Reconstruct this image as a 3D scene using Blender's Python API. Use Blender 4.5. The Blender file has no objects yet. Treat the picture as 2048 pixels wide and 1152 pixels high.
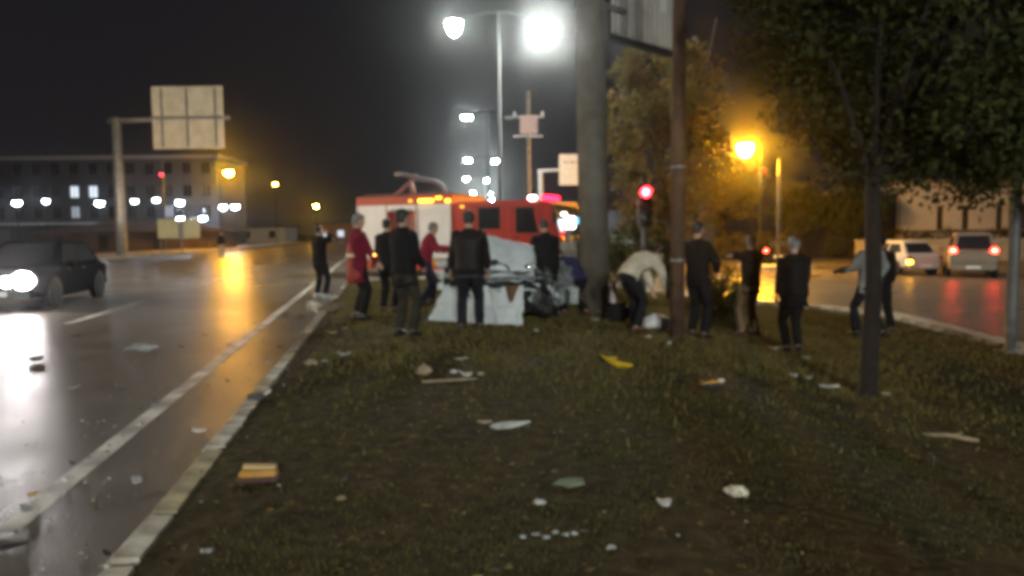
import bpy, bmesh, math, random
import numpy as np
from mathutils import Vector, Matrix, noise
PI = math.pi
rad = math.radians
random.seed(7)

# ------------------------------------------------------------------ scene, camera, world, exposure
sc = bpy.context.scene
C = sc.collection
cam_d = bpy.data.cameras.new('camera'); cam = bpy.data.objects.new('camera', cam_d); C.objects.link(cam)
cam_d.sensor_width = 36.0; cam_d.lens = 27.2; cam_d.clip_start = 0.05; cam_d.clip_end = 2000
cam.location = (0, 0, 1.55)
cam.rotation_euler = (Matrix.Rotation(rad(90 - 4.18), 3, 'X') @ Matrix.Rotation(-0.0105, 3, 'Z')).to_euler()
sc.camera = cam
# the snapshot is soft all over (phone at night)
sc.cycles.pixel_filter_type = 'BLACKMAN_HARRIS'
sc.cycles.filter_width = 4.6
sc.cycles.use_denoising = True
sc.cycles.max_bounces = 8
sc.cycles.diffuse_bounces = 3
sc.cycles.glossy_bounces = 4
sc.cycles.transmission_bounces = 6
sc.cycles.volume_bounces = 0
sc.cycles.sample_clamp_indirect = 4.0
sc.view_settings.view_transform = 'Standard'
sc.view_settings.look = 'None'
sc.view_settings.exposure = 0.25
sc.view_settings.gamma = 1.0

world = bpy.data.worlds.new('World'); sc.world = world; world.use_nodes = True
wn = world.node_tree.nodes; wl = world.node_tree.links; wn.clear()
wo = wn.new('ShaderNodeOutputWorld'); bg = wn.new('ShaderNodeBackground')
sky = wn.new('ShaderNodeTexSky'); sky.sky_type = 'NISHITA'; sky.sun_disc = False
sky.sun_elevation = rad(-6); sky.sun_rotation = rad(200)
glow = wn.new('ShaderNodeMixRGB'); glow.blend_type = 'ADD'; glow.inputs[0].default_value = 1.0
glow.inputs[2].default_value = (0.095, 0.089, 0.106, 1)      # town light on the low cloud
wl.new(sky.outputs[0], glow.inputs[1]); wl.new(glow.outputs[0], bg.inputs[0])
bg.inputs[1].default_value = 0.09
wl.new(bg.outputs[0], wo.inputs[0])

# ------------------------------------------------------------------ materials
MATS = {}
def _lnk(t, a, b): t.links.new(a, b)
def pbr(name, col, rough=0.6, metal=0.0, var=0.0, vscale=6.0, col2=None, bump=0.0, bscale=40.0, coat=0.0,
        rvar=0.0, spec=0.5, transl=0.0, detail=5.0):
    if name in MATS: return MATS[name]
    m = bpy.data.materials.new(name); m.use_nodes = True; t = m.node_tree; n = t.nodes
    b = n['Principled BSDF']
    b.inputs['Base Color'].default_value = (*col, 1); b.inputs['Roughness'].default_value = rough
    b.inputs['Metallic'].default_value = metal; b.inputs['Coat Weight'].default_value = coat
    b.inputs['Specular IOR Level'].default_value = spec
    tc = n.new('ShaderNodeTexCoord')
    if var or col2 or rvar:
        nz = n.new('ShaderNodeTexNoise'); nz.inputs['Scale'].default_value = vscale; nz.inputs['Detail'].default_value = detail
        _lnk(t, tc.outputs['Object'], nz.inputs['Vector'])
        if col2 or var:
            r = n.new('ShaderNodeValToRGB'); r.color_ramp.elements[0].position = 0.35; r.color_ramp.elements[1].position = 0.65
            c2 = col2 if col2 else tuple(max(0, c * (1 - var)) for c in col)
            c1 = col if col2 else tuple(min(1, c * (1 + var * 0.6)) for c in col)
            r.color_ramp.elements[0].color = (*c2, 1); r.color_ramp.elements[1].color = (*c1, 1)
            _lnk(t, nz.outputs['Fac'], r.inputs[0]); _lnk(t, r.outputs[0], b.inputs['Base Color'])
        if rvar:
            mr = n.new('ShaderNodeMapRange'); mr.inputs[1].default_value = 0.35; mr.inputs[2].default_value = 0.65
            mr.inputs[3].default_value = max(0.02, rough - rvar); mr.inputs[4].default_value = min(1, rough + rvar)
            _lnk(t, nz.outputs['Fac'], mr.inputs[0]); _lnk(t, mr.outputs[0], b.inputs['Roughness'])
    if bump:
        nb = n.new('ShaderNodeTexNoise'); nb.inputs['Scale'].default_value = bscale; nb.inputs['Detail'].default_value = 6
        _lnk(t, tc.outputs['Object'], nb.inputs['Vector'])
        bp = n.new('ShaderNodeBump'); bp.inputs['Strength'].default_value = bump; bp.inputs['Distance'].default_value = 0.02
        _lnk(t, nb.outputs['Fac'], bp.inputs['Height']); _lnk(t, bp.outputs[0], b.inputs['Normal'])
    if transl:
        tr = n.new('ShaderNodeBsdfTranslucent'); tr.inputs[0].default_value = (*col, 1)
        mx = n.new('ShaderNodeMixShader'); mx.inputs[0].default_value = transl
        _lnk(t, b.outputs[0], mx.inputs[1]); _lnk(t, tr.outputs[0], mx.inputs[2])
        _lnk(t, mx.outputs[0], n['Material Output'].inputs[0])
    MATS[name] = m
    return m
def emi(name, col, strength):
    if name in MATS: return MATS[name]
    m = bpy.data.materials.new(name); m.use_nodes = True; t = m.node_tree; t.nodes.clear()
    o = t.nodes.new('ShaderNodeOutputMaterial'); e = t.nodes.new('ShaderNodeEmission')
    e.inputs[0].default_value = (*col, 1); e.inputs[1].default_value = strength
    t.links.new(e.outputs[0], o.inputs[0]); MATS[name] = m
    return m
def glass(name, tint=(0.02, 0.022, 0.025), rough=0.06):
    return pbr(name, tint, rough, 0, spec=0.8, coat=0.5)

# ------------------------------------------------------------------ mesh builder
class MB:
    def __init__(s): s.v = []; s.f = []; s.m = []
    def add(s, vs, fs, mi=0):
        o = len(s.v); s.v += [tuple(p) for p in vs]
        s.f += [tuple(i + o for i in f) for f in fs]; s.m += [mi] * len(fs)
        return s
    def box(s, lo, hi, mi=0, mat=None):
        x0, y0, z0 = lo; x1, y1, z1 = hi
        vs = [(x0,y0,z0),(x1,y0,z0),(x1,y1,z0),(x0,y1,z0),(x0,y0,z1),(x1,y0,z1),(x1,y1,z1),(x0,y1,z1)]
        if mat is not None: vs = [mat @ Vector(p) for p in vs]
        return s.add(vs, [(0,3,2,1),(4,5,6,7),(0,1,5,4),(1,2,6,5),(2,3,7,6),(3,0,4,7)], mi)
    def cbox(s, lo, hi, c=0.02, mi=0, mat=None):          # box with chamfered edges
        bm = bmesh.new(); bmesh.ops.create_cube(bm, size=1)
        for v in bm.verts: v.co = Vector([lo[i] + (v.co[i] + .5) * (hi[i] - lo[i]) for i in range(3)])
        bmesh.ops.bevel(bm, geom=bm.edges[:], offset=c, segments=2, affect='EDGES', clamp_overlap=True)
        bm.verts.index_update()
        vs = [mat @ v.co if mat is not None else v.co.copy() for v in bm.verts]
        s.add(vs, [tuple(v.index for v in f.verts) for f in bm.faces], mi); bm.free(); return s
    def loft(s, rings, mi=0, cap=True):                   # rings: list of equally long point lists
        n = len(rings[0]); vs = [p for r in rings for p in r]; fs = []
        for i in range(len(rings) - 1):
            for j in range(n):
                a = i*n + j; b = i*n + (j+1) % n
                fs.append((a, b, b + n, a + n))
        if cap: fs.append(tuple(reversed(range(n)))); fs.append(tuple(range((len(rings)-1)*n, len(rings)*n)))
        return s.add(vs, fs, mi)
    def tube(s, pts, radii, n=10, mi=0, cap=True, flat=1.0, side=None):
        pts = [Vector(p) for p in pts]
        if not hasattr(radii, '__len__'): radii = [radii] * len(pts)
        rings = []; ref = Vector(side) if side is not None else None
        for i, p in enumerate(pts):
            d = (pts[min(i+1, len(pts)-1)] - pts[max(i-1, 0)]).normalized()
            r0 = ref if ref is not None else (Vector((1,0,0)) if abs(d.x) < 0.8 else Vector((0,1,0)))
            a = (r0 - d * r0.dot(d)).normalized(); b = d.cross(a)
            if ref is None: ref = a
            rings.append([p + a * (radii[i]*math.cos(2*PI*k/n)) + b * (radii[i]*flat*math.sin(2*PI*k/n)) for k in range(n)])
        return s.loft(rings, mi, cap)
    def ell(s, c, r, n=12, m=8, mi=0, rot=None):          # ellipsoid
        c = Vector(c); rings = []
        for i in range(m + 1):
            t = -PI/2 + PI * (0.02 + 0.96 * i / m)
            ring = []
            for k in range(n):
                p = Vector((r[0]*math.cos(t)*math.cos(2*PI*k/n), r[1]*math.cos(t)*math.sin(2*PI*k/n), r[2]*math.sin(t)))
                ring.append(c + (rot @ p if rot is not None else p))
            rings.append(ring)
        return s.loft(rings, mi)
    def lathe(s, prof, n=20, mi=0, mat=None):             # prof: (r, z)
        rings = [[(mat @ Vector((r*math.cos(2*PI*k/n), r*math.sin(2*PI*k/n), z))) if mat is not None
                  else (r*math.cos(2*PI*k/n), r*math.sin(2*PI*k/n), z) for k in range(n)] for r, z in prof]
        return s.loft(rings, mi)
    def mesh(s, name, mats, smooth=False):
        me = bpy.data.meshes.new(name); me.from_pydata(s.v, [], s.f)
        for m in (mats if isinstance(mats, (list, tuple)) else [mats]): me.materials.append(m)
        if len(me.materials) > 1: me.polygons.foreach_set('material_index', s.m)
        if smooth: me.polygons.foreach_set('use_smooth', [True] * len(me.polygons))
        me.update(); return me

def link(name, me, parent=None, loc=None, rot=None):
    o = bpy.data.objects.new(name, me); C.objects.link(o)
    if parent is not None: o.parent = parent
    if loc is not None: o.location = loc
    if rot is not None: o.rotation_euler = rot
    return o
def obj(name, mb, mats, parent=None, smooth=False, loc=None, rot=None):
    return link(name, mb.mesh(name, mats, smooth), parent, loc, rot)
def tag(o, label, cat, group=None):
    o['label'] = label; o['category'] = cat
    if group: o['group'] = group
    return o
def thing(name, label, cat, loc=(0,0,0), rz=0.0, group=None):
    o = bpy.data.objects.new(name, None); C.objects.link(o); o.empty_display_size = 0.2
    o.location = loc; o.rotation_euler = (0, 0, rz)
    return tag(o, label, cat, group)
def struct(o): o['kind'] = 'structure'; return o
def copy_tree(o, parent=None):
    c = o.copy(); C.objects.link(c)
    if parent is not None: c.parent = parent
    for ch in list(o.children): copy_tree(ch, c)
    return c
def smooth_mesh(o, ang=40):
    o.data.polygons.foreach_set('use_smooth', [True] * len(o.data.polygons))
    try: o.data.set_sharp_from_angle(angle=rad(ang))
    except Exception: pass
    return o

def sstep(a, b, x):
    t = min(1, max(0, (x - a) / (b - a))); return t*t*(3 - 2*t)
def H(x): return -0.5 * sstep(0, 6, x)            # the ground falls towards the right carriageway
def M(x): return H(x) + 0.10                      # top of the grass median
# ------------------------------------------------------------------ surfaces
def asphalt():
    m = bpy.data.materials.new('wet_asphalt'); m.use_nodes = True; t = m.node_tree; n = t.nodes; b = n['Principled BSDF']
    tc = n.new('ShaderNodeTexCoord')
    def nz(scale, det=5):
        x = n.new('ShaderNodeTexNoise'); x.inputs['Scale'].default_value = scale; x.inputs['Detail'].default_value = det
        t.links.new(tc.outputs['Object'], x.inputs['Vector']); return x
    big = nz(0.35, 2); mid = nz(1.7); fine = nz(55, 3)
    r = n.new('ShaderNodeValToRGB'); r.color_ramp.elements[0].color = (.105, .091, .077, 1); r.color_ramp.elements[1].color = (.165, .144, .123, 1)
    r.color_ramp.elements[0].position = .3; r.color_ramp.elements[1].position = .72
    mx = n.new('ShaderNodeMixRGB'); mx.inputs[0].default_value = .35
    t.links.new(mid.outputs['Fac'], mx.inputs[1]); t.links.new(fine.outputs['Fac'], mx.inputs[2]); t.links.new(mx.outputs[0], r.inputs[0])
    t.links.new(r.outputs[0], b.inputs['Base Color'])
    mr = n.new('ShaderNodeMapRange'); mr.inputs[1].default_value = .38; mr.inputs[2].default_value = .62; mr.inputs[3].default_value = .27; mr.inputs[4].default_value = .38
    mx2 = n.new('ShaderNodeMixRGB'); mx2.inputs[0].default_value = .4
    t.links.new(big.outputs['Fac'], mx2.inputs[1]); t.links.new(mid.outputs['Fac'], mx2.inputs[2])
    t.links.new(mx2.outputs[0], mr.inputs[0]); t.links.new(mr.outputs[0], b.inputs['Roughness'])
    bp = n.new('ShaderNodeBump'); bp.inputs['Strength'].default_value = .35; bp.inputs['Distance'].default_value = .012
    t.links.new(fine.outputs['Fac'], bp.inputs['Height']); t.links.new(bp.outputs[0], b.inputs['Normal'])
    b.inputs['Specular IOR Level'].default_value = .30
    return m
ASPH = asphalt()
def soil():
    m = bpy.data.materials.new('trodden_earth'); m.use_nodes = True; t = m.node_tree; n = t.nodes; b = n['Principled BSDF']
    tc = n.new('ShaderNodeTexCoord')
    a = n.new('ShaderNodeTexNoise'); a.inputs['Scale'].default_value = .55; a.inputs['Detail'].default_value = 6
    f = n.new('ShaderNodeTexNoise'); f.inputs['Scale'].default_value = 9; f.inputs['Detail'].default_value = 8
    for q in (a, f): t.links.new(tc.outputs['Object'], q.inputs['Vector'])
    r = n.new('ShaderNodeValToRGB'); e = r.color_ramp.elements
    e[0].position = .36; e[0].color = (.060, .047, .025, 1); e[1].position = .66; e[1].color = (.066, .058, .027, 1)
    k = e.new(.5); k.color = (.074, .056, .031, 1)
    t.links.new(a.outputs['Fac'], r.inputs[0])
    mx = n.new('ShaderNodeMixRGB'); mx.blend_type = 'MULTIPLY'; mx.inputs[0].default_value = .8
    g = n.new('ShaderNodeValToRGB'); g.color_ramp.elements[0].position = .3; g.color_ramp.elements[0].color = (.35, .35, .35, 1); g.color_ramp.elements[1].position = .7; g.color_ramp.elements[1].color = (1.25, 1.25, 1.25, 1)
    t.links.new(f.outputs['Fac'], g.inputs[0]); t.links.new(r.outputs[0], mx.inputs[1]); t.links.new(g.outputs[0], mx.inputs[2])
    t.links.new(mx.outputs[0], b.inputs['Base Color']); b.inputs['Roughness'].default_value = 1.0
    b.inputs['Specular IOR Level'].default_value = .04
    bp = n.new('ShaderNodeBump'); bp.inputs['Strength'].default_value = .9; bp.inputs['Distance'].default_value = .06
    t.links.new(f.outputs['Fac'], bp.inputs['Height']); t.links.new(bp.outputs[0], b.inputs['Normal'])
    return m
SOIL = soil()
FARGROUND = pbr('far_ground', (.035, .034, .022), .9, var=.5, vscale=.15, bump=.5, bscale=3)
CONC = pbr('concrete', (.42, .40, .36), .75, var=.3, vscale=1.2, bump=.3, bscale=30)
PAINTW = pbr('road_paint', (.72, .70, .65), .5, col2=(.26, .235, .21), vscale=2.2, bump=.3, bscale=60)
KW = pbr('kerb_white', (.60, .57, .49), .85, col2=(.24, .205, .155), vscale=5, bump=.5, bscale=25)
KY = pbr('kerb_yellow', (.46, .39, .22), .85, col2=(.17, .14, .09), vscale=5, bump=.5, bscale=25)
KD = pbr('kerb_dirty', (.20, .15, .09), .8, col2=(.09, .07, .045), vscale=6, bump=.6, bscale=25)

def grid_sheet(name, xs, ys, zf, mat, inside=None):
    mb = MB(); nx, ny = len(xs), len(ys)
    mb.v = [(x, y, zf(x, y)) for y in ys for x in xs]
    for j in range(ny-1):
        for i in range(nx-1):
            if inside and not inside((xs[i]+xs[i+1])/2, (ys[j]+ys[j+1])/2): continue
            mb.f.append((j*nx+i, j*nx+i+1, (j+1)*nx+i+1, (j+1)*nx+i)); mb.m.append(0)
    return struct(obj(name, mb, mat, smooth=True))
XS = [-600, -300, -120, -60, -30, -10, 0] + [i*.5 for i in range(1, 13)] + [9, 20, 60, 120, 300, 600]
grid_sheet('ground', XS, [-60, -20, 0, 20, 52, 120, 300, 700], lambda x, y: H(x) - .03, FARGROUND)

def kerb_x(y): return -1.2 - .162*y
def line_x(y): return -2.0 - .172*y
def left_edge(y): return -26.5 - .12*max(0, y - 75)
ax = [-26.5, -20, -10, 0] + [i*.5 for i in range(1, 13)] + [9, 20, 60]
grid_sheet('road', ax, [-25, 0, 25, 52], lambda x, y: H(x), ASPH)
mb = MB(); ys = [52, 75, 110, 160, 240, 380]
mb.v = [p for y in ys for p in ((left_edge(y), y, 0), (line_x(y) + 2.0, y, 0))]
for i in range(len(ys)-1): mb.f.append((2*i, 2*i+1, 2*i+3, 2*i+2)); mb.m.append(0)
struct(obj('road', mb, ASPH))
mb = MB(); mb.v = [(9, 52, -.5), (40, 52, -.5), (40, 60, -.5), (9, 60, -.5)]
# left pavement
mb = MB(); mb.box((-33, 20, -.1), (-26.5, 75, .14)); struct(obj('pavement', mb, CONC))
mb = MB(); mb.add([(-33, 75.0, .14), (-26.5, 75.0, .14), (-26.5-.12*65, 140, .14), (-40.8, 140, .14)], [(0,1,2,3)]); struct(obj('pavement', mb, CONC))

# painted lines, 4 mm above the asphalt
mb = MB()
y = -3.0
while y < 52:
    y2 = y + 1.5; w = .075
    mb.add([(line_x(y)-w, y, .004), (line_x(y)+w, y, .004), (line_x(y2)+w, y2, .004), (line_x(y2)-w, y2, .004)], [(0,1,2,3)])
    y = y2
struct(obj('edge_line', mb, PAINTW))
for a in (-6, 3.2, 13.6, 23, 33, 43):
    mb = MB(); xo = lambda y: line_x(y) - 3.55
    mb.add([(xo(a)-.07, a, .004), (xo(a)+.07, a, .004), (xo(a+4.6)+.07, a+4.6, .004), (xo(a+4.6)-.07, a+4.6, .004)], [(0,1,2,3)])
    struct(obj('lane_line', mb, PAINTW))

# ------------------------------------------------------------------ grass median with kerbs
NOSE = [(8.16, 12.6), (8.35, 15.1), (8.42, 17.2), (8.0, 18.3), (7.4, 19.0), (6.6, 20.1), (5.4, 21.9), (3.6, 23.6), (1.0, 24.4), (-2.0, 24.5), (-4.0, 24.0), (-5.0, 23.0)]
right = [(7.6, -8), (7.75, 0), (7.95, 6)]
left = [(kerb_x(y), y) for y in (21, 16, 12, 8, 4, 0, -8)]
OUT = right + NOSE + left
def resample(pts, step):
    out = []; carry = 0.0
    for (x0, y0), (x1, y1) in zip(pts, pts[1:]):
        L = math.hypot(x1-x0, y1-y0); d = carry
        while d < L: out.append((x0+(x1-x0)*d/L, y0+(y1-y0)*d/L)); d += step
        carry = d - L
    return out
def in_poly(x, y, P):
    c = False; j = len(P)-1
    for i in range(len(P)):
        if (P[i][1] > y) != (P[j][1] > y) and x < (P[j][0]-P[i][0])*(y-P[i][1])/(P[j][1]-P[i][1]) + P[i][0]: c = not c
        j = i
    return c
def bumpz(x, y): return .025*noise.noise(Vector((x*.7, y*.7, 0))) + .012*noise.noise(Vector((x*2.3, y*2.3, 4)))
# median soil: clipped grid that ends under the kerb stones
gx = np.arange(-6.0, 9.01, .25); gy = np.arange(-8.0, 25.01, .25)
bm = bmesh.new(); idx = {}
for j, yy in enumerate(gy):
    for i, xx in enumerate(gx):
        idx[i, j] = bm.verts.new((xx, yy, M(xx) - .02 + bumpz(xx, yy)))
ins = {k: in_poly(v.co.x, v.co.y, OUT) for k, v in idx.items()}
for j in range(len(gy)-1):
    for i in range(len(gx)-1):
        q = [(i, j), (i+1, j), (i+1, j+1), (i, j+1)]
        if all(ins[k] for k in q): bm.faces.new([idx[k] for k in q])
        elif any(ins[k] for k in q):
            bm.faces.new([idx[k] for k in q])
# pull outside vertices back onto the outline
ring = resample(OUT + OUT[:1], .1)
ra = np.array(ring)
for k, v in idx.items():
    if not ins[k] and v.link_faces:
        d = (ra[:, 0]-v.co.x)**2 + (ra[:, 1]-v.co.y)**2; p = ra[int(d.argmin())]
        v.co.x, v.co.y = float(p[0]), float(p[1]); v.co.z = M(v.co.x) - .03
for v in [v for v in bm.verts if not v.link_faces]: bm.verts.remove(v)
me = bpy.data.meshes.new('verge'); bm.to_mesh(me); bm.free(); me.materials.append(SOIL)
me.polygons.foreach_set('use_smooth', [True]*len(me.polygons))
struct(link('verge', me))

def stone_mesh(mat, L):
    mb = MB(); mb.cbox((-.09, -L/2+.008, -.17), (.09, L/2-.008, 0), .03); return mb.mesh('kerb_stone', mat, False)
ST = {(c, L): stone_mesh(m, L) for c, m in (('w', KW), ('y', KY), ('d', KD)) for L in (.62,)}
def kerb(name, path, pattern, lift=.03, wide=1.0):
    root = bpy.data.objects.new(name, None); C.objects.link(root); struct(root)
    pts = resample(path, .62)
    for i in range(len(pts)-1):
        (x0, y0), (x1, y1) = pts[i], pts[i+1]
        cx, cy = (x0+x1)/2, (y0+y1)/2
        c = pattern(i, cx, cy)
        if c is None: continue
        o = link('kerb_stone', ST[c, .62], root)
        o.location = (cx, cy, M(cx) + lift + random.uniform(-.006, .010))
        o.rotation_euler = (random.uniform(-.02, .02), random.uniform(-.03, .03), math.atan2(y1-y0, x1-x0) - PI/2 + random.uniform(-.015, .015))
        o.scale = (wide, 1, 1)
    return root
def pat_left(i, x, y):
    if 14.6 < y < 17.2: return None                      # stones knocked out by the crash
    if y > 9.2: return 'd' if (i*7) % 5 else 'w'
    return 'wwywwyyw'[i % 8]
kerb('kerb', [(kerb_x(y), y) for y in (-4, 0, 4, 8, 12, 16, 21, 23)], pat_left, -.002)
kerb('kerb', [(7.75, 0), (7.95, 6)] + NOSE, lambda i, x, y: 'w', .05, 3.0)

# ------------------------------------------------------------------ grass, leaf litter, glass bits (nobody could count them)
rng = np.random.default_rng(3)
def verge_points(n, x0, x1, y0, y1, dens=None):
    out = []
    while len(out) < n:
        x = rng.uniform(x0, x1); y = rng.uniform(y0, y1)
        if not in_poly(x, y, OUT): continue
        if dens and rng.uniform() > dens(x, y): continue
        out.append((x, y))
    return np.array(out)
RB = np.array(resample(OUT + OUT[:1], .25))
def patch(x, y):
    if ((RB[:, 0]-x)**2 + (RB[:, 1]-y)**2).min() < .07: return .0
    return min(1, max(.06, .55 + .9*noise.noise(Vector((x*1.9, y*1.9, 2))) + 1.0*noise.noise(Vector((x*.45, y*.45, 9))) + .5*sstep(8, 13, y)*sstep(-2, 1.5, x)))
def blades(name, n, x0, x1, y0, y1, hmin, hmax, w, mats, dens, label):
    P = verge_points(n, x0, x1, y0, y1, dens)
    V = np.zeros((n*3, 3)); ang = rng.uniform(0, 2*PI, n); h = rng.uniform(hmin, hmax, n); ww = w*rng.uniform(.6, 1.4, n)
    z = np.array([M(x) - .02 + bumpz(x, y) for x, y in P])
    dx, dy = np.cos(ang), np.sin(ang); le = rng.uniform(-.6, .6, (n, 2)) * h[:, None]
    V[0::3, 0] = P[:, 0]-dx*ww; V[0::3, 1] = P[:, 1]-dy*ww; V[0::3, 2] = z-.005
    V[1::3, 0] = P[:, 0]+dx*ww; V[1::3, 1] = P[:, 1]+dy*ww; V[1::3, 2] = z-.005
    V[2::3, 0] = P[:, 0]+le[:, 0]; V[2::3, 1] = P[:, 1]+le[:, 1]; V[2::3, 2] = z+h
    me = bpy.data.meshes.new(name); me.from_pydata(V.tolist(), [], np.arange(n*3).reshape(n, 3).tolist())
    for m in mats: me.materials.append(m)
    me.polygons.foreach_set('material_index', rng.integers(0, len(mats), n).tolist())
    o = link(name, me); o['kind'] = 'stuff'; tag(o, label, 'grass'); return o
GR = [pbr('grass_a', (.080, .074, .026), .9, spec=.1, transl=.3), pbr('grass_b', (.100, .084, .030), .9, spec=.1, transl=.3), pbr('grass_c', (.056, .058, .019), .9, spec=.1, transl=.3)]
GR_LIT = [pbr('grass_lit_a', (.150, .132, .042), .9, spec=.1, transl=.3), pbr('grass_lit_b', (.185, .138, .052), .9, spec=.1, transl=.3), pbr('grass_lit_c', (.105, .098, .032), .9, spec=.1, transl=.3)]  # brighter copy of the near grass; stronger light there is put into the colour
blades('grass', 55000, -3.0, 5.5, 2.0, 9.5, .008, .035, .0045, GR, patch, 'short patchy grass over the trodden earth of the median')
blades('grass', 72000, -4.8, 8.4, 5.0, 24.4, .02, .085, .008, GR_LIT, lambda x, y: patch(x, y)*(.04 + .96*sstep(5.0, 11.0, y + 1.2*noise.noise(Vector((x*.8, y*.8, 5))))), 'thicker short grass on the far part of the median')
# ------------------------------------------------------------------ lamps, poles, signs
GALV = pbr('galvanised', (.34, .33, .31), .45, .6, var=.25, vscale=4, bump=.1)
GALVD = pbr('galvanised_dull', (.20, .20, .20), .55, .4, var=.3, vscale=4)
DARKM = pbr('dark_metal', (.03, .03, .032), .5, .3)
LED = emi('led_white', (.93, 1.0, .93), 1150)
LEDL = emi('led_white_l', (.93, 1.0, .93), 420)
LAMPP = pbr('lamp_pole_paint', (.006, .006, .006), .9, 0, var=.3, vscale=3)
LEDB = emi('led_white_b', (.96, 1.0, .95), 25000)
WARM = emi('warm_white', (1.0, .80, .56), 12500)
SODL = emi('sodium_l', (1.0, .43, .016), 1500)
LEDF = emi('led_far', (.90, 1.0, .98), 900)
LEDC = emi('led_cool', (.72, .86, 1.0), 75)
SOD = emi('sodium', (1.0, .44, .016), 1900)
SODF = emi('sodium_far', (1.0, .55, .05), 500)

def lens_mesh(rx, ry, dz, mat):
    mb = MB(); n = 10
    rings = [[(rx*math.cos(2*PI*k/n)*s, ry*math.sin(2*PI*k/n)*s, z) for k in range(n)] for s, z in ((1, 0), (.96, -dz*.35), (.76, -dz*.72), (.4, -dz*.94), (.08, -dz))]
    mb.loft(rings); return mb.mesh('lens', mat, True)
def head_mesh(L, W, t):
    mb = MB(); mb.lathe([(L/2, 0), (L/2, t*.3), (L*.38, t*.8), (L*.15, t)], 16); return mb.mesh('lamp_head', GALVD)
HEAD = head_mesh(.74, .42, .10); LENS = lens_mesh(.36, .36, .66, LED); LENSL = lens_mesh(.27, .27, .50, LEDL); LENSB = lens_mesh(.34, .20, .08, LEDB); LENSW = lens_mesh(.34, .20, .10, WARM)
LENSF = lens_mesh(.34, .24, .14, LEDF)
LENSOFF = lens_mesh(.34, .16, .10, pbr('lens_off', (.25, .26, .26), .2))
def twin_lamp(x, y, zl, zr, span, label, lens=(True, True), lm=LENS, group='twin armed lamps along the median'):
    t = thing('street_lamp', label, 'street lamp', (x, y, H(x)), 0, group)
    top = max(zl, zr) + .45
    mb = MB(); mb.tube([(0,0,0), (0,0,.5), (0,0,.52), (0,0,top)], [.13, .13, .10, .055], 12); mb.box((-.2,-.2,0), (.2,.2,.03)); obj('pole', mb, LAMPP, t, True)
    for sgn, z, on in ((-1, zl, lens[0]), (1, zr, lens[1])):
        mb = MB(); mb.tube([(0,0,top-.06), (sgn*.4,0,top-.03), (sgn*(span-.3),0,z+.20), (sgn*span,0,z+.16)], [.035, .03, .028, .028], 8)
        a = obj('arm', mb, LAMPP, t, True)
        h = link('lamp_head', HEAD, t, (sgn*span, 0, z+.05), (0, 0, 0))
        link('lens', (LENSL if lm is LENS and sgn < 0 else lm) if on else LENSOFF, h, (0, 0, -.002))
    return t
twin_lamp(-.41, 31, 9.7, 9.55, 1.77, 'tall twin lamp with the largest white glare above the fire engine')
twin_lamp(-1.62, 57, 9.85, 9.75, 1.53, 'second twin lamp of the row, only its left head lit', (True, False), LENSF)
twin_lamp(-3.33, 90, 9.76, 9.62, 1.6, 'third twin lamp of the row, far behind the fire engine', (True, True), LENSF)
twin_lamp(-5.33, 122, 9.82, 9.5, 1.6, 'fourth twin lamp of the row, small and far away', (True, True), LENSF)
twin_lamp(-6.3, 165, 9.8, 9.5, 1.7, 'fifth twin lamp of the row, just above the fire engine roof', (True, True), LENSF)
twin_lamp(-6.9, 205, 10.2, 9.9, 1.8, 'farthest twin lamp of the row, touching the fire engine roofline', (True, True), LENSF)
twin_lamp(3.2, -32, 9.8, 9.8, 1.77, 'twin lamp of the same row standing behind the viewer', (True, True), LENSB)

def post_lamp(x, y, z, label, lens, side=0, group='small lamps along the far left street', r=.05):
    t = thing('street_lamp', label, 'street lamp', (x, y, H(x) if abs(x) < 30 else 0), 0, group)
    zz = z - t.location.z
    mb = MB(); mb.tube([(side, 0, 0), (side, 0, zz-.2), (side*.8, 0, zz+.12), (0, 0, zz+.12)] if side else [(0,0,0), (0,0,zz)], r, 8); obj('pole', mb, LAMPP, t, True)
    mb = MB(); mb.cbox((-.35, -.2, .02), (.35, .2, .13), .04); h = obj('lamp_head', mb, GALVD, t)
    h.location = (0, 0, zz); link('lens', lens, h, (0, 0, .015))
    return t
LC = lens_mesh(.42, .30, .36, LEDC); LCs = lens_mesh(.34, .24, .30, emi('led_cool_dim', (.80, .9, 1.0), 40))
LS = lens_mesh(.40, .40, .60, SOD); LSL = lens_mesh(.36, .30, .34, SODL); LSF = lens_mesh(.30, .22, .26, SODF); LSs = lens_mesh(.3, .2, .26, emi('sodium_small', (1, .6, .08), 110))
# sodium lamps
mb = MB(); mb.cbox((12.0, 39.2, -.52), (15.4, 41.4, -.36), .04); struct(obj('pavement', mb, CONC))
post_lamp(12.1, 40.3, 5.85, 'orange sodium lamp glowing among the yellow leaves on the right', LS, .8, 'sodium lamps')
post_lamp(-26.75, 74, 7.45, 'orange sodium lamp beside the large cantilever sign on the left', LSL, -.9, 'sodium lamps')
post_lamp(-30.1, 120, 5.8, 'small orange sodium lamp left of the fire engine tail', LSF, 0, 'sodium lamps')
post_lamp(-36.3, 120, 9.25, 'faint yellow lamp high between the two orange lamps', LSs, 0, 'sodium lamps')
post_lamp(-49.8, 130, 8.7, 'faint yellow lamp just left of the orange sodium lamp', LSs, 0, 'sodium lamps')
post_lamp(-51.6, 130, 7.5, 'faint lower yellow lamp above the pink sign', LSs, 0, 'sodium lamps')
post_lamp(-28.2, 20, 9.2, 'warm white street lamp on the left pavement outside the picture', LENSW, -1.2, 'sodium lamps')
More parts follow.
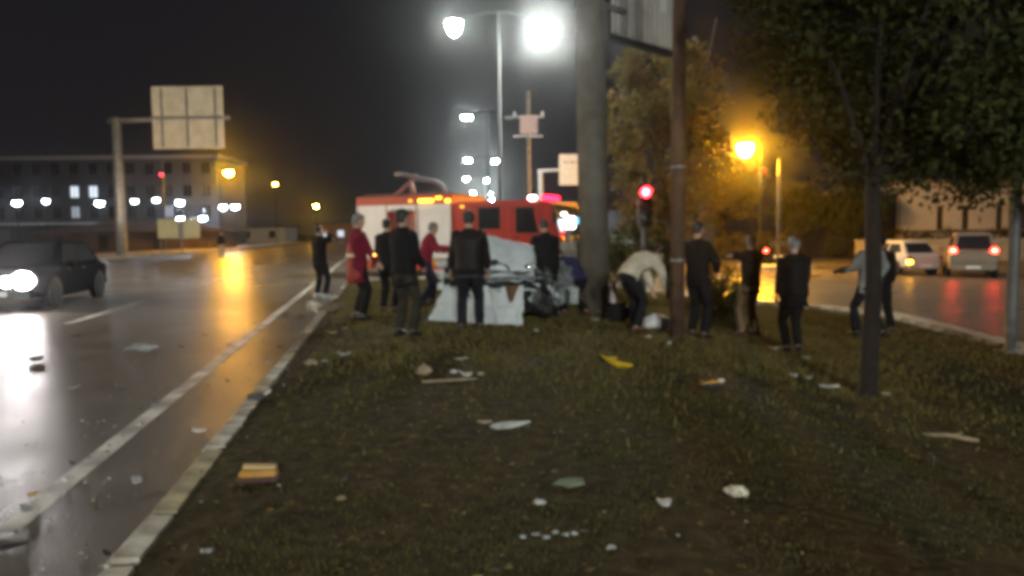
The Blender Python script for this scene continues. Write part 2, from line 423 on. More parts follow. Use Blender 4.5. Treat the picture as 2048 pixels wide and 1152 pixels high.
# cool lamps before the long building
for u, z, y, lens, lab in ((-54.6, 5.35, 86, LC, 'cool white lamp at the far left before the grey building'),
    (-51.4, 5.5, 86, LCs, 'second cool lamp from the left before the grey building'),
    (-45.5, 5.2, 86, LC, 'cool white lamp under the lit window pair of the building'),
    (-41.6, 5.4, 86, LCs, 'cool lamp just right of the cantilever sign pole'),
    (-39.2, 5.5, 86, LCs, 'cool lamp below the right end of the building roof'),
    (-36.6, 5.2, 86, LC, 'cool white lamp beside the thin signal pole on the left'),
    (-40.9, 3.6, 96, LC, 'low cool lamp above the left half of the pale billboard'),
    (-39.4, 3.5, 96, LCs, 'low dim cool lamp above the middle of the pale billboard'),
    (-38.1, 3.65, 96, LC, 'low cool lamp above the right half of the pale billboard'),
    (-35.2, 4.95, 95, LC, 'left one of two cool lamps below the orange lamp'),
    (-33.7, 5.0, 95, LC, 'right one of two cool lamps below the orange lamp')):
    post_lamp(u, y, z, lab, lens)

# cantilever road sign seen from behind (left)
SIGNB = pbr('sign_back', (.66, .58, .43), .5, .0, var=.15, vscale=1.5)
t = thing('road_sign', 'big blank backed road sign on a grey cantilever pole', 'road sign', (-27.4, 54.5, .14))
mb = MB(); mb.lathe([(.42, 0), (.42, .06), (.36, .06), (.34, 3), (.30, 9.55), (.2, 9.62)], 16); obj('pole', mb, GALV, t, True)
mb = MB(); mb.tube([(-.55, 0, 9.35), (1.5, 0, 9.4), (7.9, -.05, 9.5)], [.2, .18, .15], 10); obj('arm', mb, GALV, t, True)
for i, (x0, x1) in enumerate(((2.72, 5.12), (5.16, 7.62))):
    for z0, z1 in ((7.35, 9.42), (9.46, 11.6)):
        mb = MB(); mb.cbox((x0, -.42, z0), (x1, -.36, z1), .012); obj('panel', mb, SIGNB, t)
for x in (3.4, 5.14, 7.1):
    mb = MB(); mb.box((x-.06, -.5, 7.5), (x+.06, -.425, 11.45)); obj('rail', mb, GALVD, t)
mb = MB(); mb.box((2.75, -.56, 9.36), (7.6, -.505, 9.56)); obj('crossbar', mb, GALVD, t)

# white sign behind the fire engine
t = thing('road_sign', 'white cantilever road sign behind the fire engine cab', 'road sign', (2.3, 60, -.2))
mb = MB(); mb.lathe([(.22, 0), (.2, 6.35), (.12, 6.4)], 14); obj('pole', mb, pbr('white_steel', (.6, .6, .62), .5), t, True)
mb = MB(); mb.tube([(-.25, 0, 6.35), (3.1, 0, 6.5)], [.13, .12], 8); obj('arm', mb, MATS['white_steel'], t, True)
mb = MB(); mb.cbox((1.4, -.22, 5.25), (3.6, -.14, 7.6), .02); obj('panel', mb, pbr('white_panel', (.80, .80, .80), .4, var=.1), t)
mb = MB()
for k, (x, w) in enumerate(((1.75, .22), (2.03, .16), (2.25, .3), (2.6, .2))): mb.box((x, -.226, 6.92 + .03*(k % 2)), (x+w, -.222, 7.06))
obj('faded_lettering', mb, pbr('grey_print', (.3, .3, .32), .6), t)

# utility pole with box
t = thing('utility_pole', 'thin utility pole carrying a pinkish square box, behind the fire engine', 'utility pole', (1.05, 45, -.05))
mb = MB(); mb.tube([(0,0,0), (0,0,9.6)], [.16, .10], 10); obj('pole', mb, pbr('weathered_wood', (.16, .12, .08), .85, var=.4, vscale=5), t, True)
mb = MB(); mb.cbox((-.5, -.4, 7.15), (.5, -.1, 8.2), .04); obj('box', mb, pbr('pink_box', (.17, .095, .08), .5, var=.15), t)
mb = MB(); mb.box((-.9, -.09, 7.0), (.8, .09, 7.1)); obj('crossarm', mb, GALVD, t)
mb = MB(); mb.box((-1.0, -.09, 8.1), (.9, .09, 8.2)); obj('crossarm', mb, GALVD, t)
for x in (-.8, .8):
    mb = MB(); mb.lathe([(.05, 8.2), (.09, 8.26), (.05, 8.33), (.09, 8.38), (.04, 8.45)], 10, mat=Matrix.Translation((x, 0, 0))); obj('insulator', mb, pbr('porcelain', (.6, .58, .55), .2), t)

# big steel billboard column and its panel
STEELC = pbr('column_paint', (.125, .110, .085), .7, .0, col2=(.075, .063, .047), vscale=2.0, bump=.15, bscale=14)
t = thing('billboard_column', 'thick grey steel column that the wrecked car struck', 'column', (1.61, 14.85, M(1.61)-.03))
mb = MB(); mb.tube([(0,0,0), (-.05,0,2.5), (-.14,0,8.5)], [.285, .28, .27], 28); obj('shaft', mb, STEELC, t, True)
mb = MB(); mb.lathe([(.45, 0), (.45, .03), (.30, .035)], 24); obj('base_plate', mb, GALVD, t)
for z, x in ((1.9, -.038), (3.8, -.073), (5.7, -.10)):
    mb = MB(); mb.lathe([(.278, z), (.288, z+.008), (.288, z+.02), (.278, z+.028)], 28, mat=Matrix.Translation((x, 0, 0))); obj('weld_ring', mb, STEELC, t, True)
for k in range(8):
    mb = MB(); mb.lathe([(.03, .03), (.03, .075), (.012, .08)], 6, mat=Matrix.Translation((.38*math.cos(k*PI/4), .38*math.sin(k*PI/4), 0))); obj('bolt', mb, GALVD, t)
for z in (5.9, 7.9):
    mb = MB(); mb.tube([(-.12, .1, z), (.7, .9, z)], .06, 8); obj('bracket', mb, GALVD, t)
# advert panel (ribbed), receding to the right
import_dir = Vector((1.6, 1.6, 0)).normalized()
a0 = Vector((1.99, 15.55, 0)); nrm = Vector((import_dir.y, -import_dir.x, 0))
t = thing('billboard_panel', 'ribbed advertising panel hung high beside the grey column', 'billboard', (a0.x, a0.y, 0))
PAN = pbr('panel_metal', (.55, .51, .46), .45, .2, var=.25, vscale=1.2)
L = 2.35
for k in range(13):
    w = L/13; mb = MB(); p = import_dir*(k*w)
    mt = Matrix.Translation(p) @ Matrix(((import_dir.x, nrm.x, 0, 0), (import_dir.y, nrm.y, 0, 0), (0, 0, 1, 0), (0, 0, 0, 1)))
    mb.cbox((.008, 0, 5.42), (w-.008, .05, 8.6), .015, mat=mt); obj('slat', mb, PAN, t)
mt = Matrix(((import_dir.x, nrm.x, 0, 0), (import_dir.y, nrm.y, 0, 0), (0, 0, 1, 0), (0, 0, 0, 1)))
mb = MB(); mb.cbox((-.04, -.14, 5.30), (L+.04, -.01, 8.7), .02, mat=mt); obj('frame', mb, DARKM, t)
mb = MB(); mb.cbox((1.62, .055, 6.15), (1.85, .07, 6.65), .004, mat=mt); obj('poster_strip', mb, pbr('poster_white', (.75, .74, .70), .5), t)
mb = MB(); mb.cbox((1.3, .055, 6.72), (1.9, .07, 7.1), .004, mat=mt); obj('poster_strip', mb, pbr('poster_red', (.40, .06, .03), .5), t)

# brown wooden post
WOODP = pbr('brown_post', (.115, .062, .034), .8, col2=(.06, .034, .02), vscale=5, bump=.7, bscale=18)
t = thing('wooden_pole', 'brown wooden pole standing between the bending man and the onlookers', 'pole', (2.52, 11.75, M(2.52)-.04))
mb = MB(); mb.tube([(0,0,0), (.0,0,3), (.02,0,8.2)], [.112, .105, .09], 18); obj('shaft', mb, WOODP, t, True)
for z in (1.2, 2.6):
    mb = MB(); mb.lathe([(.112, z), (.116, z+.005), (.116, z+.035), (.112, z+.04)], 18); obj('band', mb, GALVD, t)
# right-hand grey post at the kerb
t = thing('kerb_post', 'dark grey post at the right edge beside the kerb', 'pole', (7.86, 12.1, M(7.9)-.03))
mb = MB(); mb.lathe([(.14, 0), (.14, .04), (.085, .045), (.085, 1.0), (.075, 5.2), (.03, 5.25)], 16); obj('shaft', mb, pbr('post_paint', (.09, .09, .085), .55, var=.3), t, True)
mb = MB(); mb.cbox((-.16, -.16, .0), (.16, .16, .03), .01); obj('base_plate', mb, GALVD, t)

# traffic lights
BLK = pbr('signal_black', (.012, .012, .013), .45)
RED = emi('signal_red', (1.0, .015, .02), 60); 
LOFF = {'amber': pbr('lens_amber_off', (.10, .05, .01), .25), 'green': pbr('lens_green_off', (.01, .07, .05), .25), 'red': pbr('lens_red_off', (.12, .01, .01), .25)}
def signal_head(t, x, z, lit=RED, sc_=1.0, dim=False):
    mb = MB(); mb.cbox((x-.16*sc_, -.12, z-.5*sc_), (x+.16*sc_, .12, z+.5*sc_), .03); h = obj('housing', mb, BLK, t)
    for i, (dz, m) in enumerate(((.31, lit), (0, LOFF['amber']), (-.31, LOFF['green']))):
        mb = MB(); mb.ell((x, -.125, z+dz*sc_), (.115*sc_, .03, .115*sc_), 14, 6); obj('lens', mb, m, h, True)
        mb = MB(); n = 12
        vs = []; fs = []
        for k in range(n+1):
            a = PI*k/n
            vs += [(x+.13*sc_*math.cos(a), -.12, z+dz*sc_+.13*sc_*math.sin(a)), (x+.13*sc_*math.cos(a), -.32, z+dz*sc_+.13*sc_*math.sin(a)),
                   (x+.14*sc_*math.cos(a), -.12, z+dz*sc_+.14*sc_*math.sin(a)), (x+.14*sc_*math.cos(a), -.32, z+dz*sc_+.14*sc_*math.sin(a))]
        for k in range(n):
            b = 4*k; fs += [(b, b+4, b+5, b+1), (b+2, b+3, b+7, b+6), (b+1, b+5, b+7, b+3)]
        mb.add(vs, fs); obj('visor', mb, BLK, h)
def signal(x, y, z, label, arm=0, lit=RED, top=None, s=1.0, polem=GALVD, pr=.06):
    z0 = M(x)-.03 if -4 < x < 8 and y < 24 else (H(x) if x > -26 else .14)
    t = thing('traffic_light', label, 'traffic light', (x, y, z0), 0, 'traffic lights')
    zz = z - z0; tp = (top - z0) if top else zz + .45
    mb = MB(); mb.tube([(0, .2, 0), (0, .2, tp)], pr, 12); obj('pole', mb, polem, t, True)
    signal_head(t, arm, zz - .31*s, lit, s)
    mb = MB(); mb.box((min(0, arm)-.02, .1, zz-.3*s-.03), (max(0, arm)+.02, .24, zz-.3*s+.03)); obj('bracket', mb, BLK, t)
    return t
signal(3.2, 18.6, 2.45, 'red traffic light on a thin pole right of the grey column')
signal(13.9, 40.2, 4.55, 'pale signal pole under the sodium lamp with a dim red light', arm=-.9, lit=emi('signal_red_dim', (1, .05, .02), 3), top=5.18, polem=pbr('signal_pole_paint', (.055, .055, .058), .6), pr=.10)
signal(-31.3, 70, 6.95, 'distant red traffic light below the cantilever sign panel', lit=emi('signal_red_far', (1, .02, .06), 14), top=8.5)

# ------------------------------------------------------------------ far left: building, shed, billboard, pink sign
def wall_with_windows(t, x0, x1, z0, z1, y, cols, rows, ww, wh, wallm, framem, paner, depth=.25, thick=10):
    # wall slab built from strips around real openings; each window is a part with its pane
    xs = sorted(set([x0, x1] + [c-ww/2 for c in cols] + [c+ww/2 for c in cols])); zs = sorted(set([z0, z1] + [r-wh/2 for r in rows] + [r+wh/2 for r in rows]))
    mb = MB()
    for i in range(len(xs)-1):
        for j in range(len(zs)-1):
            cx, cz = (xs[i]+xs[i+1])/2, (zs[j]+zs[j+1])/2
            if any(abs(cx-c) < ww/2-.01 for c in cols) and any(abs(cz-r) < wh/2-.01 for r in rows): continue
            mb.add([(xs[i], y, zs[j]), (xs[i+1], y, zs[j]), (xs[i+1], y, zs[j+1]), (xs[i], y, zs[j+1])], [(0,1,2,3)])
    for c in cols:
        for r in rows:
            a, b, d, e = c-ww/2, c+ww/2, r-wh/2, r+wh/2
            mb.add([(a,y,d),(b,y,d),(b,y,e),(a,y,e),(a,y+depth,d),(b,y+depth,d),(b,y+depth,e),(a,y+depth,e)], [(0,4,5,1),(1,5,6,2),(2,6,7,3),(3,7,4,0)])
    mb.add([(x0,y,z0),(x1,y,z0),(x1,y,z1),(x0,y,z1),(x0,y+thick,z0),(x1,y+thick,z0),(x1,y+thick,z1),(x0,y+thick,z1)], [(1,5,6,2),(0,3,7,4),(5,4,7,6)])
    obj('wall', mb, wallm, t)
    for j, r in enumerate(rows):
        for i, c in enumerate(cols):
            a, b, d, e = c-ww/2, c+ww/2, r-wh/2, r+wh/2; mb = MB(); f = .07
            for lo, hi in (((a, d), (b, d+f)), ((a, e-f), (b, e)), ((a, d+f), (a+f, e-f)), ((b-f, d+f), (b, e-f)), ((c-f/2, d+f), (c+f/2, e-f))):
                mb.box((lo[0], y+depth*.5, lo[1]), (hi[0], y+depth*.5+.06, hi[1]))
            w = obj('window', mb, framem, t)
            mb = MB(); mb.box((a, y+depth*.5+.07, d), (b, y+depth*.5+.09, e)); obj('pane', mb, paner(i, j), w)
GLD = glass('dark_pane')
LITP = emi('lit_pane', (.80, .90, 1.0), 1.0); LITP2 = emi('lit_pane_dim', (.75, .87, 1.0), .35)
t = thing('long_building', 'long grey three storey building with a few lit windows', 'building', (0, 0, 0))
GREYW = pbr('grey_render', (.042, .046, .062), .8, var=.15, vscale=.3)
cols = [-68.2 + 2.42*k for k in range(13)]
lit = {(5, 1): LITP, (6, 1): LITP, (5, 0): LITP2, (10, 0): LITP2}
wall_with_windows(t, -70, -37.6, 0, 11.3, 100, cols, [4.6, 7.2, 10.1], 1.15, 1.55, GREYW, pbr('window_frame', (.05, .05, .06), .6), lambda i, j: lit.get((i, j), GLD))
mb = MB(); mb.cbox((-70.4, 99.6, 11.3), (-37.2, 110.4, 11.75), .05); r = obj('roof', mb, pbr('roof_edge', (.25, .25, .27), .8), t)
mb = MB(); mb.box((-70.0, 98.4, 3.05), (-42, 99.95, 3.25)); obj('canopy', mb, pbr('canopy_white', (.55, .6, .66), .6), t)
for x in (-66, -58, -50, -44):
    mb = MB(); mb.box((x, 99.955, 0), (x+1.4, 99.99, 2.5)); obj('door', mb, pbr('door_grey', (.10, .10, .11), .6), t)

t = thing('low_shed', 'low dark shed with a shallow gable roof behind the pavement', 'shed', (0, 0, 0))
mb = MB(); mb.box((-48, 78, 0), (-30.5, 86, 1.9)); obj('wall', mb, pbr('shed_wall', (.085, .06, .055), .85, var=.3, vscale=.6), t)
mb = MB(); mb.add([(-48.4, 77.5, 1.9), (-30, 77.5, 1.9), (-30, 86.5, 1.9), (-48.4, 86.5, 1.9), (-42, 82, 3.1), (-34, 82, 2.9)], [(0,1,5,4), (1,2,5), (2,3,4,5), (3,0,4), (0,3,2,1)]); obj('roof', mb, pbr('shed_roof', (.05, .032, .032), .9, var=.3, vscale=.8), t)
for x in (-46, -41.5, -36):
    mb = MB(); mb.box((x, 77.96, .2), (x+1.0, 77.99, 1.6)); obj('door', mb, DARKM, t)

t = thing('hoarding', 'pale yellow two panel hoarding on thin legs by the pavement', 'billboard', (-26.9, 59, .14))
YP = pbr('pale_yellow', (.50, .49, .30), .6, var=.12, vscale=1.5)
for x0, x1 in ((.0, 1.55), (1.95, 3.2)):
    mb = MB(); mb.cbox((x0, 0, 1.15), (x1, .08, 2.62), .015); obj('panel', mb, YP, t)
mb = MB(); mb.box((1.56, .01, 1.1), (1.94, .07, 2.6)); obj('panel', mb, pbr('grey_panel', (.2, .22, .22), .6), t)
for x in (.15, 1.75):
    mb = MB(); mb.tube([(x, .13, 0), (x, .13, 2.5)], .05, 8); obj('leg', mb, GALVD, t)
t = thing('neon_sign', 'small glowing pink sign above the pale hoarding', 'sign', (-40.6, 101, 0))
mb = MB(); mb.tube([(0,0,0), (0,0,3.9)], .06, 8); obj('pole', mb, GALVD, t)
mb = MB(); mb.cbox((-.6, -.1, 3.9), (.6, .1, 4.5), .05); obj('face', mb, emi('pink_neon', (1, .03, .35), 5), t)

# low far buildings at the horizon between the lamps
def far_house(x0, x1, y, h, m, label, roofm, band=None):
    t = thing('low_building', label, 'building', (x0, y, 0))
    mb = MB(); mb.box((0, 0, 0), (x1-x0, 8, h)); obj('wall', mb, m, t)
    mb = MB(); mb.box((-.3, -.3, h), (x1-x0+.3, 8.3, h+.25)); obj('roof', mb, roofm, t)
    n = max(2, int((x1-x0)/3))
    for k in range(n):
        xx = (k+.5)*(x1-x0)/n; mb = MB(); mb.box((xx-.6, -.05, .9), (xx+.6, -.01, 2.1)); obj('window', mb, band or GLD, t)
    return t
RD = pbr('far_roof', (.10, .10, .11), .8)
far_house(-48, -39.5, 135, 2.6, pbr('far_white', (.4, .42, .46), .7), 'low white building at the horizon right of the orange lamp', RD)
far_house(-38, -28, 150, 3.4, pbr('far_orange', (.36, .17, .08), .7), 'low orange shop front at the horizon beside the fire engine', RD, emi('shop_glow', (.8, .9, 1), .8))
far_house(-62, -50, 140, 3.0, pbr('far_tan', (.25, .2, .14), .7), 'low tan building at the horizon below the orange lamp', RD)
far_house(-34, -14, 190, 7.0, pbr('far_grey', (.2, .21, .22), .7), 'pale grey hall at the horizon behind the fire engine tail', RD)
far_house(9.5, 19.5, 75, 3.2, pbr('far_blue', (.3, .33, .42), .7), 'low bluish building behind the red traffic light', pbr('blue_roof', (.35, .38, .5), .6))

# right-hand building with openings
t = thing('stucco_building', 'flat roofed beige building behind the silver van', 'building', (0, 0, 0))
STU = pbr('beige_stucco', (.50, .42, .32), .85, var=.12, vscale=.6, bump=.2, bscale=8)
wall_with_windows(t, 27.6, 44, -.5, 4.6, 55, [30.4, 32.2, 34.6, 38.5, 41.5], [2.2], .5, 1.7, STU, pbr('brown_frame', (.05, .04, .03), .6), lambda i, j: GLD, depth=.3, thick=9)
mb = MB(); mb.cbox((27.2, 54.5, 4.6), (44.4, 64.4, 4.85), .03); obj('roof', mb, pbr('flat_roof', (.16, .13, .10), .85), t)
mb = MB(); mb.box((35.2, 54.9, -.5), (36.4, 54.985, 3.2)); obj('door', mb, pbr('door_dark', (.03, .025, .02), .6), t)
mb = MB(); mb.box((28, 54.4, 1.25), (44, 54.97, 1.36)); obj('ledge', mb, pbr('ledge', (.2, .16, .11), .8), t)
t = thing('brick_annex', 'dark brown annex left of the beige building', 'building', (0, 0, 0))
wall_with_windows(t, 22.6, 27.55, -.5, 3.9, 55.6, [24.2, 26.2], [1.9], .8, 1.2, pbr('annex_brown', (.022, .014, .012), .85, var=.2), MATS['brown_frame'], lambda i, j: GLD, depth=.2, thick=7)
mb = MB(); mb.cbox((22.3, 55.2, 3.9), (27.58, 63, 4.1), .03); obj('roof', mb, MATS['flat_roof'], t)
t = thing('garden_wall', 'low tan garden wall behind the parked cars', 'wall', (20.5, 46, -.5))
for k in range(10):
    mb = MB(); mb.cbox((k*2.0, 0, 0), (k*2.0+1.97, .22, 1.25), .015); obj('panel', mb, pbr('wall_tan', (.34, .28, .20), .85, var=.2, vscale=1.5), t)
mb = MB(); mb.cbox((-.05, -.05, 1.253), (20.05, .27, 1.33), .015); obj('coping', mb, CONC, t)

# ------------------------------------------------------------------ trees and bushes
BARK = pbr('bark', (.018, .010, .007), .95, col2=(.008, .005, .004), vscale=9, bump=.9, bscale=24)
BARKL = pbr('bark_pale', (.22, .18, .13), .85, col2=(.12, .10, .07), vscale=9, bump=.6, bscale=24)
LG = [pbr('leaf_dark_a', (.050, .055, .018), .8, spec=.1, transl=.35), pbr('leaf_dark_b', (.042, .048, .016), .8, spec=.1, transl=.35), pbr('leaf_dark_c', (.060, .060, .020), .8, spec=.1, transl=.35)]
LY = [pbr('leaf_yellow_a', (.16, .125, .03), .6, transl=.5), pbr('leaf_yellow_b', (.11, .11, .026), .6, transl=.5), pbr('leaf_yellow_c', (.17, .10, .035), .6, transl=.5)]
LB = [pbr('leaf_bush_a', (.060, .085, .025), .45, transl=.35), pbr('leaf_bush_b', (.04, .055, .02), .45, transl=.35), pbr('leaf_bush_c', (.11, .11, .03), .45, transl=.35)]
def leaves(name, clumps, per, size, mats, parent, seed, aspect=2.0, hang=.3):
    g = np.random.default_rng(seed); n = len(clumps)*per
    cs = np.repeat(np.array([c[:3] for c in clumps]), per, 0); rs = np.repeat(np.array([c[3] for c in clumps]), per)
    d = g.normal(size=(n, 3)); d /= np.linalg.norm(d, axis=1)[:, None]
    p = cs + d * (rs * g.uniform(.25, 1.0, n)**.5)[:, None] * np.array([1, 1, .75])
    a = g.normal(size=(n, 3)); a[:, 2] -= hang; a /= np.linalg.norm(a, axis=1)[:, None]
    b = g.normal(size=(n, 3)); b -= a * (a*b).sum(1)[:, None]; b /= np.linalg.norm(b, axis=1)[:, None]
    s = size * g.uniform(.6, 1.4, n)[:, None]
    V = np.empty((n*4, 3)); V[0::4] = p; V[1::4] = p + a*s*.5 + b*s*.5/aspect; V[2::4] = p + a*s; V[3::4] = p + a*s*.5 - b*s*.5/aspect
    me = bpy.data.meshes.new(name); me.from_pydata(V.tolist(), [], np.arange(n*4).reshape(n, 4).tolist())
    for m in mats: me.materials.append(m)
    ci = np.repeat(g.integers(0, len(mats), len(clumps)), per); fl = g.uniform(size=n) < .35
    ci = np.where(fl, g.integers(0, len(mats), n), ci)
    me.polygons.foreach_set('material_index', ci.tolist())
    return link(name, me, parent)
def tree(label, loc, trunk_h, r0, crown_c, crown_r, nl, nclump, per, leaf, mats, bark, seed, extra=(), group=None, name='tree', clump_r=.35, branch_to=.8, cut=None):
    g = random.Random(seed); t = thing(name, label, 'tree', loc, 0, group)
    cc = Vector(crown_c); cr = Vector(crown_r); mb = MB()
    base = Vector((0, 0, -.05)); fork = Vector((g.uniform(-.05, .05), g.uniform(-.05, .05), trunk_h))
    mb.tube([base, base + Vector((0, 0, .12)), (base+fork)/2 + Vector((g.uniform(-.04, .04), 0, 0)), fork], [r0*1.35, r0, r0*.9, r0*.75], 14)
    obj('trunk', mb, bark, t, True)
    ends = []
    for k in range(nl):
        th = 2*PI*k/nl + g.uniform(-.4, .4); ph = g.uniform(-.1, 1.0)
        e = cc + Vector((cr.x*math.cos(th)*math.cos(ph), cr.y*math.sin(th)*math.cos(ph), cr.z*math.sin(ph))) * branch_to
        mid = fork.lerp(e, .45) + Vector((0, 0, .12*(e-fork).length))
        mb = MB(); mb.tube([fork - Vector((0, 0, .05)), mid, e], [r0*.5, r0*.28, r0*.08], 8)
        for q in range(3):
            s0 = mid.lerp(e, g.uniform(0, .7)); s1 = s0 + Vector((g.uniform(-1, 1)*cr.x, g.uniform(-1, 1)*cr.y, g.uniform(-.1, .7)*cr.z))*.4
            mb.tube([s0, s1], [r0*.16, r0*.04], 6); ends.append(s1)
        obj('limb', mb, bark, t, True); ends += [e, mid.lerp(e, .6)]
    for pts, rr in extra:
        mb = MB(); mb.tube(pts, rr, 8); obj('limb', mb, bark, t, True)
    cl = []
    for e in ends:
        if not (cut and cut(e)): cl.append((e.x, e.y, e.z, clump_r*g.uniform(.7, 1.3)))
    while len(cl) < nclump:
        v = Vector((g.gauss(0, 1), g.gauss(0, 1), g.gauss(0, 1))).normalized() * (g.uniform(.3, 1)**.4)
        p = cc + Vector((v.x*cr.x, v.y*cr.y, v.z*cr.z))
        if noise.noise(Vector((p.x*.9+seed, p.y*.9, p.z*.9))) < -.12: continue
        if cut and cut(p): continue
        cl.append((p.x, p.y, p.z, clump_r*g.uniform(.6, 1.4)))
    leaves('crown', cl, per, leaf, mats, t, seed)
    return t
tree('dark leafy tree with a bare straight trunk on the near right', (3.86, 8.3, M(3.86)-.02), 2.35, .095, (1.45, .4, 4.2), (2.95, 2.1, 2.05), 10, 950, 120, .082, LG, BARK, 11, clump_r=.44, cut=lambda p: p.x < -.15 - .62*(p.z-2.8))
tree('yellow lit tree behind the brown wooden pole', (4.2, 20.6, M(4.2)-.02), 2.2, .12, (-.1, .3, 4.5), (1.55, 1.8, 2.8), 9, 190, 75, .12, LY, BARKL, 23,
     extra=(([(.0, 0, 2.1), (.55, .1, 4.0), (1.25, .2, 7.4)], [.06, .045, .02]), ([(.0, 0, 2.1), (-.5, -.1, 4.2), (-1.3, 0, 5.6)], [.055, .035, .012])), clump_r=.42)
FT = [(-1.5, 55.5, 4.6, 'far yellow lit tree left of the sodium lamp'), (12.8, 55, 6.4, 'far tree glowing yellow just left of the sodium lamp'), (20.3, 54.6, 5.2, 'far dim tree right of the pale signal pole'), (23.8, 53.9, 5.4, 'dark tree in front of the brown annex')]
FT[0] = (10.0, 57, 5.6, 'far yellow lit tree behind the man in the black coat')
FT.append((16.6, 60, 7.6, 'tallest far tree right behind the sodium lamp'))
for i, (x, y, h, lab) in enumerate(FT):
    tree(lab, (x, y, -.5), h*.35, .13, (0, 0, h*.62), (h*.36, h*.36, h*.36), 6, 90, 60, .22, LY if i in (0, 1, 4) else LG, BARK, 40+i, group='far trees across the junction', clump_r=.55)
def bush(label, loc, r, n, per, leaf, mats, seed, group='bushes at the end of the median'):
    g = random.Random(seed); t = thing('bush', label, 'bush', loc, 0, group); cl = []
    mb = MB()
    for k in range(9):
        th = g.uniform(0, 2*PI); e = Vector((r[0]*.7*math.cos(th), r[1]*.7*math.sin(th), r[2]*g.uniform(1.0, 1.8)))
        mb.tube([(0, 0, -.03), e*.5 + Vector((0, 0, .1)), e], [.03, .018, .006], 6)
    obj('stem', mb, BARK, t, True)
    while len(cl) < n:
        v = Vector((g.uniform(-1, 1), g.uniform(-1, 1), g.uniform(-1, 1)))
        if v.length > 1: continue
        p = Vector((v.x*r[0], v.y*r[1], r[2] + v.z*r[2]))
        if noise.noise(p*1.6 + Vector((seed, 0, 0))) < -.15: continue
        cl.append((p.x, p.y, p.z, .22*g.uniform(.6, 1.4)))
    leaves('foliage', cl, per, leaf, mats, t, seed); return t
bush('tall leafy bush right behind the grey column', (3.35, 20.2, M(3.35)-.02), (.95, .8, 1.1), 90, 60, .10, LB, 61)
bush('leafy bush behind the bending man in cream', (2.35, 22.0, M(2.4)-.02), (.9, .7, .95), 70, 60, .10, LB, 62)
bush('low leafy shrub between the brown pole and the capped man', (4.45, 16.2, M(4.45)-.02), (.62, .5, .42), 50, 50, .085, LB, 63)
bush('ragged yellowish shrub behind the two standing onlookers', (5.2, 19.6, M(5.2)-.02), (.7, .6, .6), 40, 45, .09, LY, 64)
# hedge across the junction
t = thing('hedge', 'long dark hedge across the junction behind the cars', 'hedge', (21.5, 53.2, -.5))
g = random.Random(5); cl = [(g.uniform(0, 20), g.uniform(-.4, .4), g.uniform(.1, 1.9), .35) for _ in range(190)]
leaves('foliage', cl, 45, .16, LG, t, 70)
mb = MB()
for k in range(14): mb.tube([(k*1.5+.3, 0, -.02), (k*1.5+.35, 0, 1.3)], [.04, .02], 6)
obj('stem', mb, BARK, t)
t = thing('hedge', 'low yellow lit hedge across the junction under the sodium lamp', 'hedge', (7, 54, -.5))
cl = [(g.uniform(0, 13), g.uniform(-.5, .5), g.uniform(.1, 1.7), .4) for _ in range(130)]
leaves('foliage', cl, 45, .18, LY, t, 71)
mb = MB()
for k in range(9): mb.tube([(k*1.5+.3, 0, -.02), (k*1.5+.35, 0, 1.3)], [.04, .02], 6)
obj('stem', mb, BARK, t)
# ------------------------------------------------------------------ vehicles
RUB = pbr('rubber', (.012, .012, .013), .8); RIM = pbr('rim', (.35, .35, .36), .35, .8)
WGL = glass('car_glass'); CHROME = pbr('chrome', (.6, .6, .6), .15, 1.0); BLKP = pbr('black_plastic', (.015, .015, .016), .5)
PLATE = pbr('plate_white', (.7, .7, .68), .4)
TAIL = emi('tail_red', (1.0, .035, .02), 45); TAILOFF = pbr('tail_off', (.25, .01, .01), .2); AMBER = emi('amber_on', (1.0, .42, .02), 30)
HEADL = emi('headlight', (1.0, .93, .92), 130); HLOFF = pbr('headlight_off', (.4, .4, .4), .1)
def bevel_mesh(mb, off, seg=2):
    bm = bmesh.new(); vs = [bm.verts.new(p) for p in mb.v]
    for f in mb.f: bm.faces.new([vs[i] for i in f])
    bmesh.ops.recalc_face_normals(bm, faces=bm.faces[:])
    bmesh.ops.bevel(bm, geom=bm.edges[:], offset=off, segments=seg, affect='EDGES', clamp_overlap=True)
    o = MB(); bm.verts.index_update(); o.v = [tuple(v.co) for v in bm.verts]; o.f = [tuple(v.index for v in f.verts) for f in bm.faces]; o.m = [0]*len(o.f); bm.free(); return o
def wheel(parent, x, y, r, w, side):
    rot = Matrix.Translation((x, y, r)) @ Matrix.Rotation(PI/2*side, 4, 'Y')
    mb = MB(); mb.lathe([(r*.62, -w/2), (r*.93, -w/2), (r, -w*.3), (r, w*.3), (r*.93, w/2), (r*.62, w/2)], 24, mat=rot); ty = obj('wheel', mb, RUB, parent, True)
    mb = MB(); mb.lathe([(r*.63, w*.30), (r*.60, w*.42), (r*.5, w*.30), (r*.2, w*.34), (r*.16, w*.46), (.01, w*.47)], 20, mat=rot); obj('rim', mb, RIM, ty, True)
    mb = MB()
    for k in range(5):
        a = 2*PI*k/5; mb.box((-.035, r*.16, w*.33), (.035, r*.58, w*.44), mat=rot @ Matrix.Rotation(a, 4, 'Z'))
    obj('spoke', mb, RIM, ty)
def pane(parent, q, u0, u1, v0, v1, off=.006, name='window', mat=None):
    a, b, c, d = [Vector(p) for p in q]
    P = lambda u, v: a.lerp(b, u).lerp(d.lerp(c, u), v)
    n = (b-a).cross(d-a).normalized(); vs = [P(u0, v0), P(u1, v0), P(u1, v1), P(u0, v1)]
    mb = MB(); top = [p + n*off for p in vs]; bot = [p - n*.012 for p in vs]
    mb.add(top + bot, [(0,1,2,3), (7,6,5,4), (0,4,5,1), (1,5,6,2), (2,6,7,3), (3,7,4,0)])
    return obj(name, mb, mat or WGL, parent)
